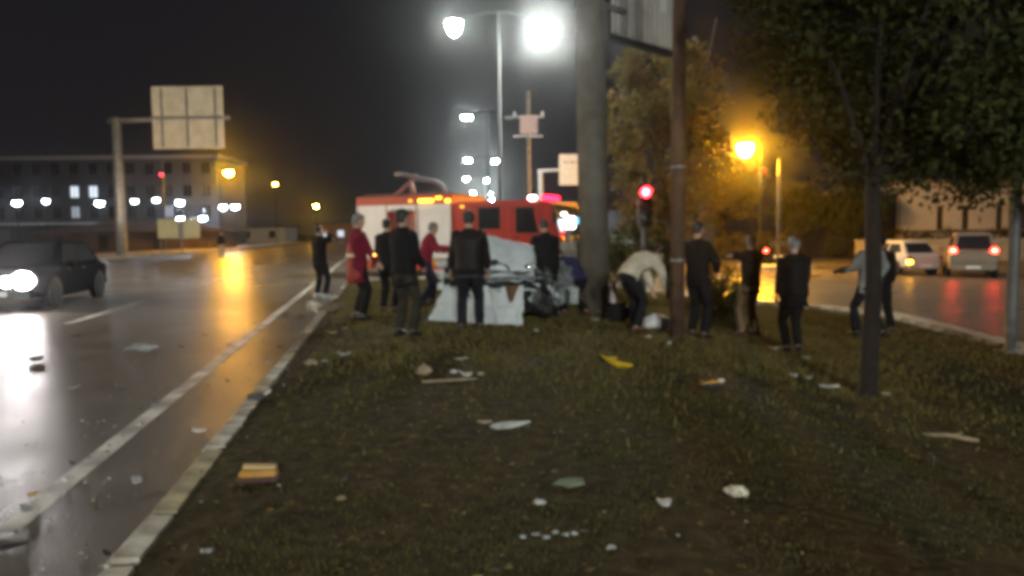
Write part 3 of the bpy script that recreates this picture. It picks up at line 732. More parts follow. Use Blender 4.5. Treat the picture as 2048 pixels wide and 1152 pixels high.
def car(label, loc, rz, paint, L=4.2, W=1.74, belt=.92, Hh=1.45, hood=.78, prof=None, gh=None, head=HLOFF, tail=TAILOFF, rr=.31, name='car', group=None, cat='car', amber=False, rear_plate=True):
    t = thing(name, label, cat, loc, rz, group); hw = W/2
    prof = prof or [(-L/2, .62, .80, .84), (-L/2+.12, .34, .9, .94), (-L/2+.7, .22, .94, 1.0), (-.3, .2, .92, 1.0), (.75, .2, .90, 1.0), (L/2-.9, .22, .84, .99), (L/2-.25, .28, hood-.02, .92), (L/2, .40, .62, .78)]
    rings = []
    for y, z0, z1, k in prof:
        w = hw*k; zm = z0 + (z1-z0)*.55
        sec = [(-w*.80, z0), (-w*.97, z0+.08), (-w, zm), (-w*.95, z1-.05), (-w*.82, z1), (w*.82, z1), (w*.95, z1-.05), (w, zm), (w*.97, z0+.08), (w*.80, z0)]
        rings.append([(x, y, z) for x, z in sec])
    mb = MB(); mb.loft(rings); smooth_mesh(obj('body', mb, paint, t), 35)
    # greenhouse
    yr0, yr1, yt0, yt1 = gh or (-L/2+.25, .95, -L/2+.75, .25)
    wb, wt = hw*.86, hw*.68
    b4 = [(-wb, yr0, belt-.04), (wb, yr0, belt-.04), (wb, yr1, belt-.07), (-wb, yr1, belt-.07)]; t4 = [(-wt, yt0, Hh-.02), (wt, yt0, Hh-.02), (wt, yt1, Hh), (-wt, yt1, Hh)]
    mb = MB(); mb.add(b4 + t4, [(3,2,1,0), (4,5,6,7), (0,1,5,4), (1,2,6,5), (2,3,7,6), (3,0,4,7)])
    cab = smooth_mesh(obj('roof', bevel_mesh(mb, .045), paint, t), 50)
    pane(t, (b4[0], b4[1], t4[1], t4[0]), .08, .92, .14, .88, name='rear_window'); pane(t, (b4[2], b4[3], t4[3], t4[2]), .06, .94, .1, .92, name='windscreen')
    for q in ((b4[1], b4[2], t4[2], t4[1]), (b4[3], b4[0], t4[0], t4[3])):
        flip = q[0][0] < 0
        for u0, u1 in ((.10, .46), (.50, .90)): pane(t, q, u0, u1, .16, .86)
    for s in (-1, 1):
        for y in (-L/2+.78, L/2-.82):
            mb = MB(); mb.lathe([(rr+.05, -.01), (rr+.05, .012), (.02, .012)], 24, mat=Matrix.Translation((s*(hw*.985), y, rr+.01)) @ Matrix.Rotation(s*PI/2, 4, 'Y')); obj('wheel_arch', mb, BLKP, t)
            wheel(t, s*(hw-.08), y, rr, .2, s)
        mb = MB(); mb.ell((s*hw*.66, L/2-.12, .64), (.23, .14, .18), 14, 8); hl = obj('headlight', mb, HLOFF, t, True)
        if head is not HLOFF:
            mb = MB(); n = 12; mb.add([(s*hw*.66 + 0.21*math.cos(2*PI*k/n), L/2+.024, .65 + .17*math.sin(2*PI*k/n)) for k in range(n)], [tuple(reversed(range(n)))]); obj('bulb', mb, head, hl)
            mb = MB(); mb.add([(s*hw*.30 + .12*math.cos(2*PI*k/n), L/2+.024, .62 + .10*math.sin(2*PI*k/n)) for k in range(n)], [tuple(reversed(range(n)))]); obj('glare_disc', mb, head, hl)  # extra glowing disc added to widen the headlight glare
        mb = MB(); mb.cbox((s*hw*.80-.11, -L/2-.005, .66), (s*hw*.80+.11, -L/2+.12, .84), .03); obj('tail_light', mb, tail, t)
        mb = MB(); mb.ell((s*(hw+.10), yr1-.25, belt+.04), (.10, .06, .07), 12, 8); obj('mirror', mb, paint, t, True)
        for y in (-.35, .55):
            mb = MB(); mb.cbox((s*hw*.985-.02, y-.09, .80), (s*hw*.985+.02, y+.09, .825), .008); obj('door_handle', mb, CHROME, t)
    mb = MB(); mb.cbox((-hw*.86, L/2-.14, .26), (hw*.86, L/2+.03, .46), .04); obj('bumper', mb, paint, t)
    mb = MB(); mb.cbox((-hw*.9, -L/2-.04, .30), (hw*.9, -L/2+.14, .52), .04); obj('bumper', mb, paint, t)
    mb = MB(); mb.cbox((-hw*.42, L/2-.09, .55), (hw*.42, L/2+.012, .66), .01); obj('grille', mb, BLKP, t)
    mb = MB(); mb.cbox((-.26, L/2+.022, .32), (.26, L/2+.036, .43), .004); obj('number_plate', mb, PLATE, t)
    mb = MB(); mb.cbox((-.26, -L/2-.056, .36), (.26, -L/2-.042, .47), .004); obj('number_plate', mb, PLATE, t)
    if amber:
        mb = MB(); mb.cbox((amber*hw*.80-.1, -L/2-.012, .54), (amber*hw*.80+.1, -L/2+.1, .645), .02); obj('indicator', mb, AMBER, t)
    return t
DG = pbr('dark_grey_paint', (.010, .010, .012), .9, .0, spec=.0); WH = pbr('white_paint', (.68, .68, .67), .35, coat=.5, var=.08, vscale=2)
SIL = pbr('silver_paint', (.21, .165, .11), .5, .1, coat=.5, var=.08)
c1 = car('dark car coming towards us with dazzling headlights on the left road', (-10.95, 17.87, 0), rad(-170.3), DG, head=HEADL, L=4.3)
c2 = car('white parked car with a lit amber light behind the tree trunk', (17.25, 34.6, -.5), rad(7), pbr('dull_white_paint', (.42, .41, .38), .45), L=3.9, amber=-1, tail=TAILOFF)
vp = [(-2.1, .5, 1.0, .93), (-2.02, .30, 1.05, .98), (-1.4, .22, 1.05, 1.0), (0, .2, 1.02, 1.0), (1.0, .2, .98, 1.0), (1.7, .24, .92, .96), (2.0, .30, .84, .9), (2.1, .42, .66, .8)]
c3 = car('silver high roofed van with red tail lights on the right road', (19.5, 33.0, -.5), rad(-26), SIL, L=4.2, W=1.8, belt=1.06, Hh=1.80, prof=vp, gh=(-2.04, 1.3, -1.9, .55), tail=TAIL, name='van', cat='van')
for ch in list(c3.children):
    if ch.name.startswith('tail_light'): ch.location.z = .34; ch.scale = (1, 1, 1)
c4 = car('distant car with one red tail light showing between two onlookers', (16.35, 47.5, -.5), rad(-18), DG, tail=TAIL, L=4.1)

# fire engine: local x from tail to nose, local y from the near side to the far side
FR = pbr('fire_red', (.48, .034, .022), .35, coat=.5, var=.12, vscale=1.5); FO = pbr('fire_orange', (.52, .060, .026), .4, coat=.4, var=.12, vscale=1.5)
FW = pbr('shutter_white', (.80, .79, .80), .45, .1, var=.06, vscale=2); FG = pbr('frame_grey', (.42, .41, .40), .45, .5)
fe = thing('fire_engine', 'red fire engine with white roller shutters standing behind the wreck', 'fire engine', (-5.74, 28.9, 0), math.atan2(-3.6, 6.92))
mb = MB(); mb.box((.1, .25, .38), (7.3, 2.05, .62)); obj('chassis', mb, BLKP, fe)
# body carcass around three lockers
mb = MB()
mb.box((.0, .35, .62), (4.14, 2.3, 2.80)); mb.box((0, 0, 2.56), (4.14, .35, 2.80)); mb.box((0, 0, .22), (.62, .35, .56)); mb.box((2.0, 0, .22), (4.14, .35, .56))
for x0, x1 in ((0, .07), (1.30, 1.38), (2.60, 2.70), (4.06, 4.14)): mb.box((x0, 0, .56), (x1, .35, 2.56))
obj('body', mb, FO, fe)
mb = MB(); mb.cbox((-.02, -.02, 2.803), (4.16, 2.32, 2.86), .02); obj('roof', mb, FO, fe)
for x0, x1, z0 in ((.075, 1.295, .57), (1.385, 2.595, 2.32), (2.705, 4.055, .57)):
    mb = MB(); n = int((2.55-z0)/.055)
    for k in range(n):
        z = z0 + k*.055; mb.box((x0, .03, z), (x1, .05, z+.05)); mb.box((x0, .035, z+.05), (x1, .048, z+.055))
    s = obj('roller_shutter', mb, FW, fe)
    mb = MB(); mb.box((x0, .005, 2.36), (x1, .028, 2.54)); obj('shutter_box', mb, FW, s)
    mb = MB(); mb.cbox((x0+.1, .0, z0+.02), (x1-.1, .026, z0+.07), .01); obj('bar_handle', mb, CHROME, s)
for x0, x1 in ((.0, .065), (1.305, 1.375), (2.605, 2.695), (4.065, 4.135)):
    mb = MB(); mb.box((x0, -.012, .57), (x1, -.002, 2.55)); obj('locker_frame', mb, FG, fe)
INT = pbr('locker_inside', (.30, .10, .07), .6, var=.2)
mb = MB(); mb.box((1.385, .30, .57), (2.595, .345, 2.05)); lk = obj('locker', mb, INT, fe)
mb = MB(); mb.box((1.39, .06, 1.25), (2.59, .29, 1.28)); obj('shelf', mb, FG, lk)
for x, w, z, h in ((1.5, .3, 1.285, .35), (1.95, .45, 1.285, .25), (1.5, .5, .60, .4), (2.15, .35, .60, .5)):
    mb = MB(); mb.cbox((x, .08, z), (x+w, .28, z+h), .03); obj('equipment_box', mb, pbr('kit_red', (.35, .05, .04), .5), lk)
# reflective strips on the skirt
mb = MB(); mb.box((2.0, -.014, .44), (4.14, -.002, .54)); obj('yellow_stripe', mb, pbr('stripe_yellow', (.7, .42, .04), .4), fe)
# tail face
mb = MB(); mb.box((-.02, .1, .62), (-.003, 2.2, 2.5)); obj('tail_panel', mb, FW, fe)
for y in (.12, 2.0):
    mb = MB(); mb.cbox((-.05, y, .75), (-.022, y+.16, 1.15), .01); obj('tail_light', mb, TAILOFF, fe)
# crew cab and driver's cab
sec = [(4.18, 2.58), (6.9, 2.58), (7.35, 2.50), (7.72, 1.32), (7.84, 1.18), (7.84, .42), (7.6, .34), (4.18, .34)]
mb = MB(); n = len(sec)
mb.v = [(x, 0, z) for x, z in sec] + [(x, 2.3, z) for x, z in sec]
mb.f = [tuple(range(n)), tuple(reversed(range(n, 2*n)))] + [(i, i+n, (i+1) % n + n, (i+1) % n) for i in range(n)]; mb.m = [0]*len(mb.f)
smooth_mesh(obj('cab', bevel_mesh(mb, .06, 3), FR, fe), 40)
def side_pane(x0, x1, z0, z1, nm='window', lean=0):
    mb = MB(); mb.add([(x0, -.006, z0), (x1, -.006, z0), (x1-lean, -.006, z1), (x0, -.006, z1), (x0, .004, z0), (x1, .004, z0), (x1-lean, .004, z1), (x0, .004, z1)],
                      [(0,1,2,3), (0,4,5,1), (1,5,6,2), (2,6,7,3), (3,7,4,0)]); return obj(nm, mb, WGL, fe)
FRM = pbr('rubber_seal', (.02, .02, .02), .7)
for x0, x1, z0, z1, le in ((5.22, 6.05, 1.66, 2.36, 0), (6.66, 7.46, 1.52, 2.32, .18)):
    w = side_pane(x0, x1, z0, z1, 'window', le); mb = MB(); f = .03
    for lo, hi in (((x0-f, z0-f), (x1+f, z0)), ((x0-f, z1), (x1-le+f, z1+f)), ((x0-f, z0), (x0, z1))): mb.box((lo[0], -.010, lo[1]), (hi[0], -.001, hi[1]))
    obj('seal', mb, FRM, w)
for x0, x1 in ((5.08, 6.2), (6.5, 7.55)):
    mb = MB()
    for lo, hi in (((x0, .55), (x0+.015, 2.45)), ((x1-.015, .55), (x1, 2.3)), ((x0, .55), (x1, .565))): mb.box((lo[0], -.008, lo[1]), (hi[0], -.001, hi[1]))
    d = obj('door_seam', mb, FRM, fe); mb = MB(); mb.cbox((x0+.08, -.04, 1.32), (x0+.28, -.004, 1.37), .01); obj('door_handle', mb, CHROME, d)
# windscreen on the raked front
a, b = Vector((7.35, 0, 2.50)), Vector((7.72, 0, 1.32))
q = [Vector((7.72, .12, 1.32)), Vector((7.72, 2.18, 1.32)), Vector((7.35, 2.18, 2.50)), Vector((7.35, .12, 2.50))]
pane(fe, q, .0, 1.0, .05, .93, name='windscreen', off=.012)
mb = MB(); mb.cbox((7.50, .55, 1.62), (7.70, 1.0, 2.02), .03, mat=Matrix.Translation((.12, 0, 0))); obj('windscreen_glow', mb, [emi('windscreen_glow_white', (.9, .96, 1), 7)], fe)  # glowing box put in for the bright patch on the windscreen, no real lamp
mb = MB(); mb.cbox((7.52, 1.12, 1.78), (7.66, 1.5, 2.0), .03, mat=Matrix.Translation((.12, 0, 0))); obj('windscreen_glow', mb, [emi('windscreen_glow_cyan', (.1, .5, .8), 2.2)], fe)  # smaller bluish patch of the windscreen, likewise an added glowing box
mb = MB(); mb.cbox((7.50, .30, 2.06), (7.64, .46, 2.14), .02, mat=Matrix.Translation((.1, 0, 0))); obj('marker_lamp', mb, [emi('marker_warm', (1, .8, .55), 12)], fe)
mb = MB(); mb.cbox((7.74, .08, 1.36), (7.84, .26, 1.60), .03); obj('indicator', mb, [emi('indicator_red', (1, .02, .02), 9)], fe)
for y in (.15, 1.75):
    mb = MB(); mb.cbox((7.82, y, .62), (7.87, y+.4, .86), .02); obj('headlight', mb, HLOFF, fe)
mb = MB(); mb.cbox((7.80, .0, .28), (7.98, 2.3, .56), .04); obj('bumper', mb, FW, fe)
for k in range(4):
    mb = MB(); mb.cbox((7.845, .65, .9+k*.075), (7.865, 1.65, .945+k*.075), .008); obj('grille_bar', mb, BLKP, fe)
# roof lights and the amber glow
mb = MB(); mb.cbox((6.55, -.02, 2.60), (6.82, .14, 2.70), .04); obj('roof_lamp', mb, [emi('roof_lamp_white', (1, .88, .85), 26)], fe)
mb = MB(); mb.cbox((6.98, .05, 2.585), (7.2, 1.15, 2.72), .04); obj('beacon_bar', mb, [emi('beacon_red', (1, .008, .03), 14)], fe)
for x, w, zz, st in ((2.78, .62, 2.62, 10), (3.5, .25, 2.70, 5), (3.9, .2, 2.60, 7), (2.35, .16, 2.63, 2)):
    mb = MB(); mb.cbox((x, -.05, zz), (x+w, -.004, zz+.09), .015); obj('amber_glow', mb, [emi('amber_%d' % st, (1, .50, .03), st)], fe)  # amber reflection along the top strip, put in as glowing boxes
mb = MB(); mb.cbox((4.5, -.05, 2.38), (4.66, -.004, 2.46), .015); obj('amber_glow', mb, [MATS['amber_2']], fe)
# boom and bracket on the roof
mb = MB(); mb.tube([(1.25, 1.0, 3.74), (2.85, 1.0, 3.40), (3.15, 1.0, 3.22), (3.27, 1.0, 3.0), (3.28, 1.0, 2.86)], [.07, .10, .10, .09, .09], 10); bo = obj('boom', mb, pbr('boom_slate', (.10, .105, .115), .6), fe, True)
mb = MB(); mb.cbox((1.05, .9, 3.66), (1.4, 1.1, 3.8), .03); obj('nozzle', mb, GALVD, bo)
PK = pbr('bracket_pink', (.22, .13, .11), .7)
mb = MB(); mb.tube([(2.05, 1.0, 3.72), (1.75, 1.0, 3.42), (1.25, 1.0, 3.1), (.75, 1.0, 2.86)], [.04, .09, .07, .04], 8); mb.tube([(1.75, 1.0, 3.42), (1.9, 1.0, 2.86)], [.09, .11], 8); obj('bracket', mb, PK, fe, True)
for y in (.3, 1.9):
    mb = MB(); mb.tube([(.2, y, 2.95), (4.0, y, 2.95)], .022, 6)
    for x in (.2, 1.4, 2.7, 4.0): mb.tube([(x, y, 2.86), (x, y, 2.95)], .018, 6)
    obj('roof_rail', mb, GALVD, fe)
for x in (1.3, 6.25):
    for y, s in ((.16, -1), (2.14, 1)):
        rot = Matrix.Translation((x, y, .46)) @ Matrix.Rotation(-PI/2*s, 4, 'X')
        mb = MB(); mb.lathe([(.28, -.14), (.43, -.14), (.46, -.09), (.46, .09), (.43, .14), (.28, .14)], 28, mat=rot); w = obj('wheel', mb, RUB, fe, True)
        mb = MB(); mb.lathe([(.285, .08), (.27, .12), (.2, .06), (.12, .08), (.1, .16), (.01, .17)], 20, mat=rot); obj('rim', mb, RIM, w, True)
mb = MB(); mb.box((5.7, -.004, .335), (6.8, .02, .62)); mb.tube([(5.72, .0, .46), (5.85, .0, .85), (6.25, .0, 1.02), (6.65, .0, .85), (6.78, .0, .46)], .035, 8); obj('wheel_arch', mb, BLKP, fe)
mb = MB(); mb.ell((7.62, -.2, 2.0), (.09, .12, .24), 10, 8); obj('mirror', mb, BLKP, fe, True)

# the nose stands well ahead of the front door
for ch in list(fe.children):
    if ch.name.split('.')[0] in ('cab', 'windscreen', 'windscreen_glow', 'marker_lamp', 'indicator', 'headlight', 'bumper', 'grille_bar', 'mirror', 'beacon_bar', 'roof_lamp'):
        for v in ch.data.vertices:
            if v.co.x > 6.4: v.co.x += .55

# ------------------------------------------------------------------ the wreck at the column
WP = pbr('wreck_white', (.66, .70, .70), .35, col2=(.44, .48, .49), vscale=2.5, coat=.3, bump=.15, bscale=8)
WD = pbr('wreck_dark', (.010, .012, .012), .5, col2=(.003, .0035, .0035), vscale=8); WGr = pbr('wreck_grey', (.30, .33, .33), .4, .4, col2=(.1, .11, .11), vscale=9)
RUST = pbr('rust_brown', (.16, .075, .04), .8, col2=(.08, .04, .02), vscale=9)
wk = thing('wrecked_car', 'crushed white car with torn panels wrapped against the grey column', 'car', (-.1, 12.9, M(0)))
def sheet(name, corners, nu, nv, amp, freq, seed, mat, parent, th=.012, bulge=0.0, tear=None):
    a, b, c, d = [Vector(p) for p in corners]; n = (b-a).cross(d-a).normalized(); mb = MB(); top = []; bot = []
    for j in range(nv+1):
        for i in range(nu+1):
            u, v = i/nu, j/nv; p = a.lerp(b, u).lerp(d.lerp(c, u), v)
            k = noise.noise(Vector((u*freq+seed, v*freq*.8, seed*.3))) + .5*abs(noise.noise(Vector((u*freq*2.2, v*freq*2+seed, 1.7))))
            p = p + n*(amp*k + bulge*math.sin(PI*u)*math.sin(PI*v))
            if i in (0, nu): p += (b-a).normalized()*amp*2.2*noise.noise(Vector((v*6, seed, 3)))
            if j in (0, nv): p += (d-a).normalized()*amp*2.2*noise.noise(Vector((u*6, seed, 8)))
            top.append(p); bot.append(p - n*th)
    N = (nu+1)*(nv+1); fs = []; I = lambda i, j: j*(nu+1)+i
    for j in range(nv):
        for i in range(nu):
            if tear and tear(i/nu, j/nv): continue
            q = (I(i,j), I(i+1,j), I(i+1,j+1), I(i,j+1)); fs.append(q); fs.append(tuple(N+k for k in reversed(q)))
    for i in range(nu):
        fs.append((I(i,0), I(i,0)+N, I(i+1,0)+N, I(i+1,0))); fs.append((I(i,nv), I(i+1,nv), I(i+1,nv)+N, I(i,nv)+N))
    for j in range(nv):
        fs.append((I(0,j), I(0,j+1), I(0,j+1)+N, I(0,j)+N)); fs.append((I(nu,j), I(nu,j)+N, I(nu,j+1)+N, I(nu,j+1)))
    mb.add(top + bot, fs); return smooth_mesh(obj(name, mb, mat, parent), 55)
# mangled core
bm = bmesh.new(); bmesh.ops.create_cube(bm, size=1); bmesh.ops.subdivide_edges(bm, edges=bm.edges[:], cuts=14, use_grid_fill=True)
for v in bm.verts:
    p = Vector((-.95 + (v.co.x+.5)*1.75, -.35 + (v.co.y+.5)*1.9, .16 + (v.co.z+.5)*.80))
    p += Vector([.16*noise.noise(p*2.3 + Vector((k*9, 0, 0))) + .10*noise.noise(p*7 + Vector((k*5, 3, 0))) for k in range(3)]); p.z -= .30*max(0, p.x-.45)
    v.co = p
me = bpy.data.meshes.new('crushed_core'); bm.to_mesh(me); bm.free(); me.materials.append(WD); link('crushed_core', me, wk)
# folded roof, seen as the upper white sheet
sheet('roof', [(-.62, -.35, 1.00), (.45, -.30, .92), (.62, 1.2, 1.16), (-.72, 1.3, 1.38)], 16, 14, .05, 3.1, 2, WP, wk, bulge=.05)
sheet('roof_side', [(-.60, -.40, .86), (.47, -.36, .80), (.44, -.29, .97), (-.62, -.34, 1.04)], 14, 4, .025, 4, 4, WP, wk)
sheet('quarter_panel', [(-.74, -.46, .86), (.46, -.46, .80), (.47, -.05, 1.20), (-.66, -.12, 1.48)], 14, 8, .028, 2.2, 6, WP, wk, bulge=.06)
pbr('wreck_pale', (.46, .50, .50), .35, col2=(.20, .22, .22), vscale=5)
sheet('side_scrap', [(.40, -.40, .30), (.74, -.30, .26), (.78, -.18, .74), (.44, -.30, .80)], 9, 9, .08, 4, 41, MATS['wreck_pale'], wk)
# side strips under the roof: sills and bumper bars bent over the dark core
for k, (z0, z1, x0, x1, yy, m) in enumerate(((.71, .79, -1.0, .46, -.56, MATS['wreck_pale']), (.60, .65, -.9, .50, -.57, WD), (.505, .545, -.6, .48, -.64, WP), (.80, .84, -.35, .34, -.58, WGr), (.66, .70, -.3, .5, -.60, MATS['wreck_pale']))):
    pts = []; g = random.Random(k+3)
    for i in range(9):
        u = i/8; pts.append((x0+(x1-x0)*u, yy+.05*g.uniform(-1, 1)+.12*abs(u-.6), (z0+z1)/2 - .10*u*u*(k % 2) + .03*g.uniform(-1, 1)))
    mb = MB(); mb.tube(pts, [(z1-z0)/2*g.uniform(.7, 1.2) for _ in pts], 8, flat=.5, side=(0, 0, 1)); obj('bent_bar', mb, m, wk, True)
mb = MB(); pts = [(-.12+.17*math.cos(a), -.47, .84+.10*math.sin(a)) for a in [PI*k/10 for k in range(-1, 12)]]; mb.tube(pts, .016, 8); obj('bent_bar', mb, WD, wk, True)
# big torn door leaning in front
sheet('door', [(-1.26, -.38, .02), (.20, -1.00, .0), (.25, -.80, .58), (-.98, -.42, .60)], 28, 14, .022, 2.6, 9, WP, wk, tear=lambda u, v: (.55 < u < .72 and v > .82) or (.3 < u < .36 and v > .9))
sheet('door_edge', [(.16, -1.03, .0), (.25, -.96, .0), (.29, -.76, .60), (.20, -.80, .60)], 3, 10, .02, 5, 12, WP, wk)
mb = MB(); mb.tube([(-1.15, -.42, .30), (-.6, -.66, .27), (.0, -.93, .29), (.2, -1.0, .28)], [.012, .02, .02, .012], 8, flat=.5); obj('door_crease', mb, WP, wk, True)
mb = MB(); mb.tube([(-1.12, -.44, .17), (-.5, -.74, .15), (.18, -1.02, .14)], [.008, .012, .008], 8, flat=.5); obj('door_crease', mb, WP, wk, True)
mb = MB(); mb.cbox((-.06, -.02, -.012), (.06, .02, .012), .008, mat=Matrix.Translation((-.62, -.66, .44)) @ Matrix.Rotation(-.42, 4, 'Z')); obj('door_handle', mb, BLKP, wk)
mb = MB(); mb.tube([(-.22, -.80, .56), (-.17, -.87, .3), (-.16, -.92, .03)], [.025, .03, .025], 8); obj('door_crease', mb, WP, wk, True)
sheet('rust_patch', [(.06, -.97, .36), (.10, -.98, .37), (.22, -.90, .62), (.0, -.83, .60)], 6, 6, .02, 4, 15, RUST, wk)
# left end: torn fender, mirror
sheet('fender', [(-1.12, -.32, .52), (-.72, -.42, .54), (-.72, -.30, .90), (-1.0, -.2, .86)], 10, 8, .05, 3.5, 19, WP, wk)
mb = MB(); mb.ell((-1.02, -.36, .93), (.11, .06, .06), 12, 8); mi = obj('mirror', mb, WP, wk, True)
mb = MB(); mb.tube([(-1.0, -.33, .88), (-.92, -.25, .72)], .02, 6); obj('mirror_arm', mb, BLKP, mi)
# right end by the column: white scraps, wheel, cables
sheet('wing_scrap', [(.62, -.15, .22), (.95, -.1, .2), (.98, .0, .48), (.66, -.05, .52)], 8, 8, .06, 4, 23, WGr, wk)
sheet('wing_scrap', [(1.05, -.05, .25), (1.2, .0, .22), (1.22, .1, .5), (1.08, .05, .52)], 6, 6, .05, 4, 27, MATS['wreck_pale'], wk)
sheet('bonnet', [(.42, -.30, .52), (1.18, .12, .40), (1.12, .62, .84), (.48, .35, 1.0)], 14, 10, .08, 3.2, 31, WGr, wk, tear=lambda u, v: noise.noise(Vector((u*6, v*5, 7))) > .15)
for i, pts in enumerate(([(.42, -.45, .84), (.6, -.42, .78), (.72, -.35, .72), (.78, -.3, .58)], [(.40, -.46, .72), (.55, -.48, .70), (.68, -.42, .71)], [(-1.2, -.1, .1), (-1.45, -.3, .02), (-1.7, -.25, .015)])):
    mb = MB(); mb.tube(pts, .014, 6); obj('cable', mb, WGr if i < 2 else BLKP, wk, True)
wheel(wk, -.75, -.12, .29, .18, -1)
wheel(wk, .75, .25, .29, .18, 1)
mb = MB(); mb.cbox((.5, .3, .25), (1.15, 1.0, .75), .06); obj('engine_block', mb, pbr('engine', (.05, .05, .052), .5, .6, var=.4, vscale=12), wk)
mb = MB(); mb.ell((.36, -.40, .88), (.06, .03, .04), 10, 6); obj('lamp_fragment', mb, CHROME, wk, True)
mb = MB(); mb.ell((.50, -.42, .86), (.05, .03, .03), 10, 6); obj('lamp_fragment', mb, CHROME, wk, True)
# ------------------------------------------------------------------ people
SKIN = [pbr('skin_a', (.42, .25, .17), .55), pbr('skin_b', (.36, .21, .14), .55)]
EYEM = pbr('eye', (.05, .04, .035), .2)
def voxel(mb, name, size, mats, parent, disp=0.0, dfreq=9.0, seed=0, smooth_it=4):
    me = mb.mesh(name, mats); o = link(name, me)
    r = o.modifiers.new('r', 'REMESH'); r.mode = 'VOXEL'; r.voxel_size = size; r.use_smooth_shade = True
    s = o.modifiers.new('s', 'SMOOTH'); s.factor = .5; s.iterations = smooth_it
    dg = bpy.context.evaluated_depsgraph_get()
    nm = bpy.data.meshes.new_from_object(o.evaluated_get(dg)); nm.name = name
    o.modifiers.clear(); o.data = nm; bpy.data.meshes.remove(me)
    if not nm.materials:
        for m in (mats if isinstance(mats, (list, tuple)) else [mats]): nm.materials.append(m)
    if disp:
        n = len(nm.vertices); co = np.empty(n*3); no = np.empty(n*3); nm.vertices.foreach_get('co', co); nm.vertices.foreach_get('normal', no)
        co = co.reshape(-1, 3); no = no.reshape(-1, 3)
        k = np.array([noise.noise(Vector((p[0]*dfreq + seed, p[1]*dfreq, p[2]*dfreq*.7))) + .6*noise.noise(Vector((p[0]*dfreq*2.3, p[1]*dfreq*2.3 + seed, p[2]*dfreq*3.2))) for p in co])
        co += no*(disp*k)[:, None]; nm.vertices.foreach_set('co', co.ravel())
    nm.polygons.foreach_set('use_smooth', [True]*len(nm.polygons)); nm.update()
    o.parent = parent
    return o
def ik(a, c, l1, l2, hint):
    a = Vector(a); c = Vector(c); d = c - a; L = d.length; mx = (l1+l2)*.998
    if L > mx: c = a + d*(mx/L); L = mx; d = c - a
    x = (l1*l1 - l2*l2 + L*L)/(2*L); h = math.sqrt(max(0, l1*l1 - x*x)); u = d.normalized()
    hv = Vector(hint); hv = (hv - u*hv.dot(u)).normalized()
    return a + u*x + hv*h, c
def ring(c, side, fwd, rx, ry, n=16, sq=.0):
    out = []
    for k in range(n):
        a = 2*PI*k/n; ca, sa = math.cos(a), math.sin(a); e = 1 - sq
        out.append(c + side*(rx*math.copysign(abs(ca)**e, ca)) + fwd*(ry*math.copysign(abs(sa)**e, sa)))
    return out
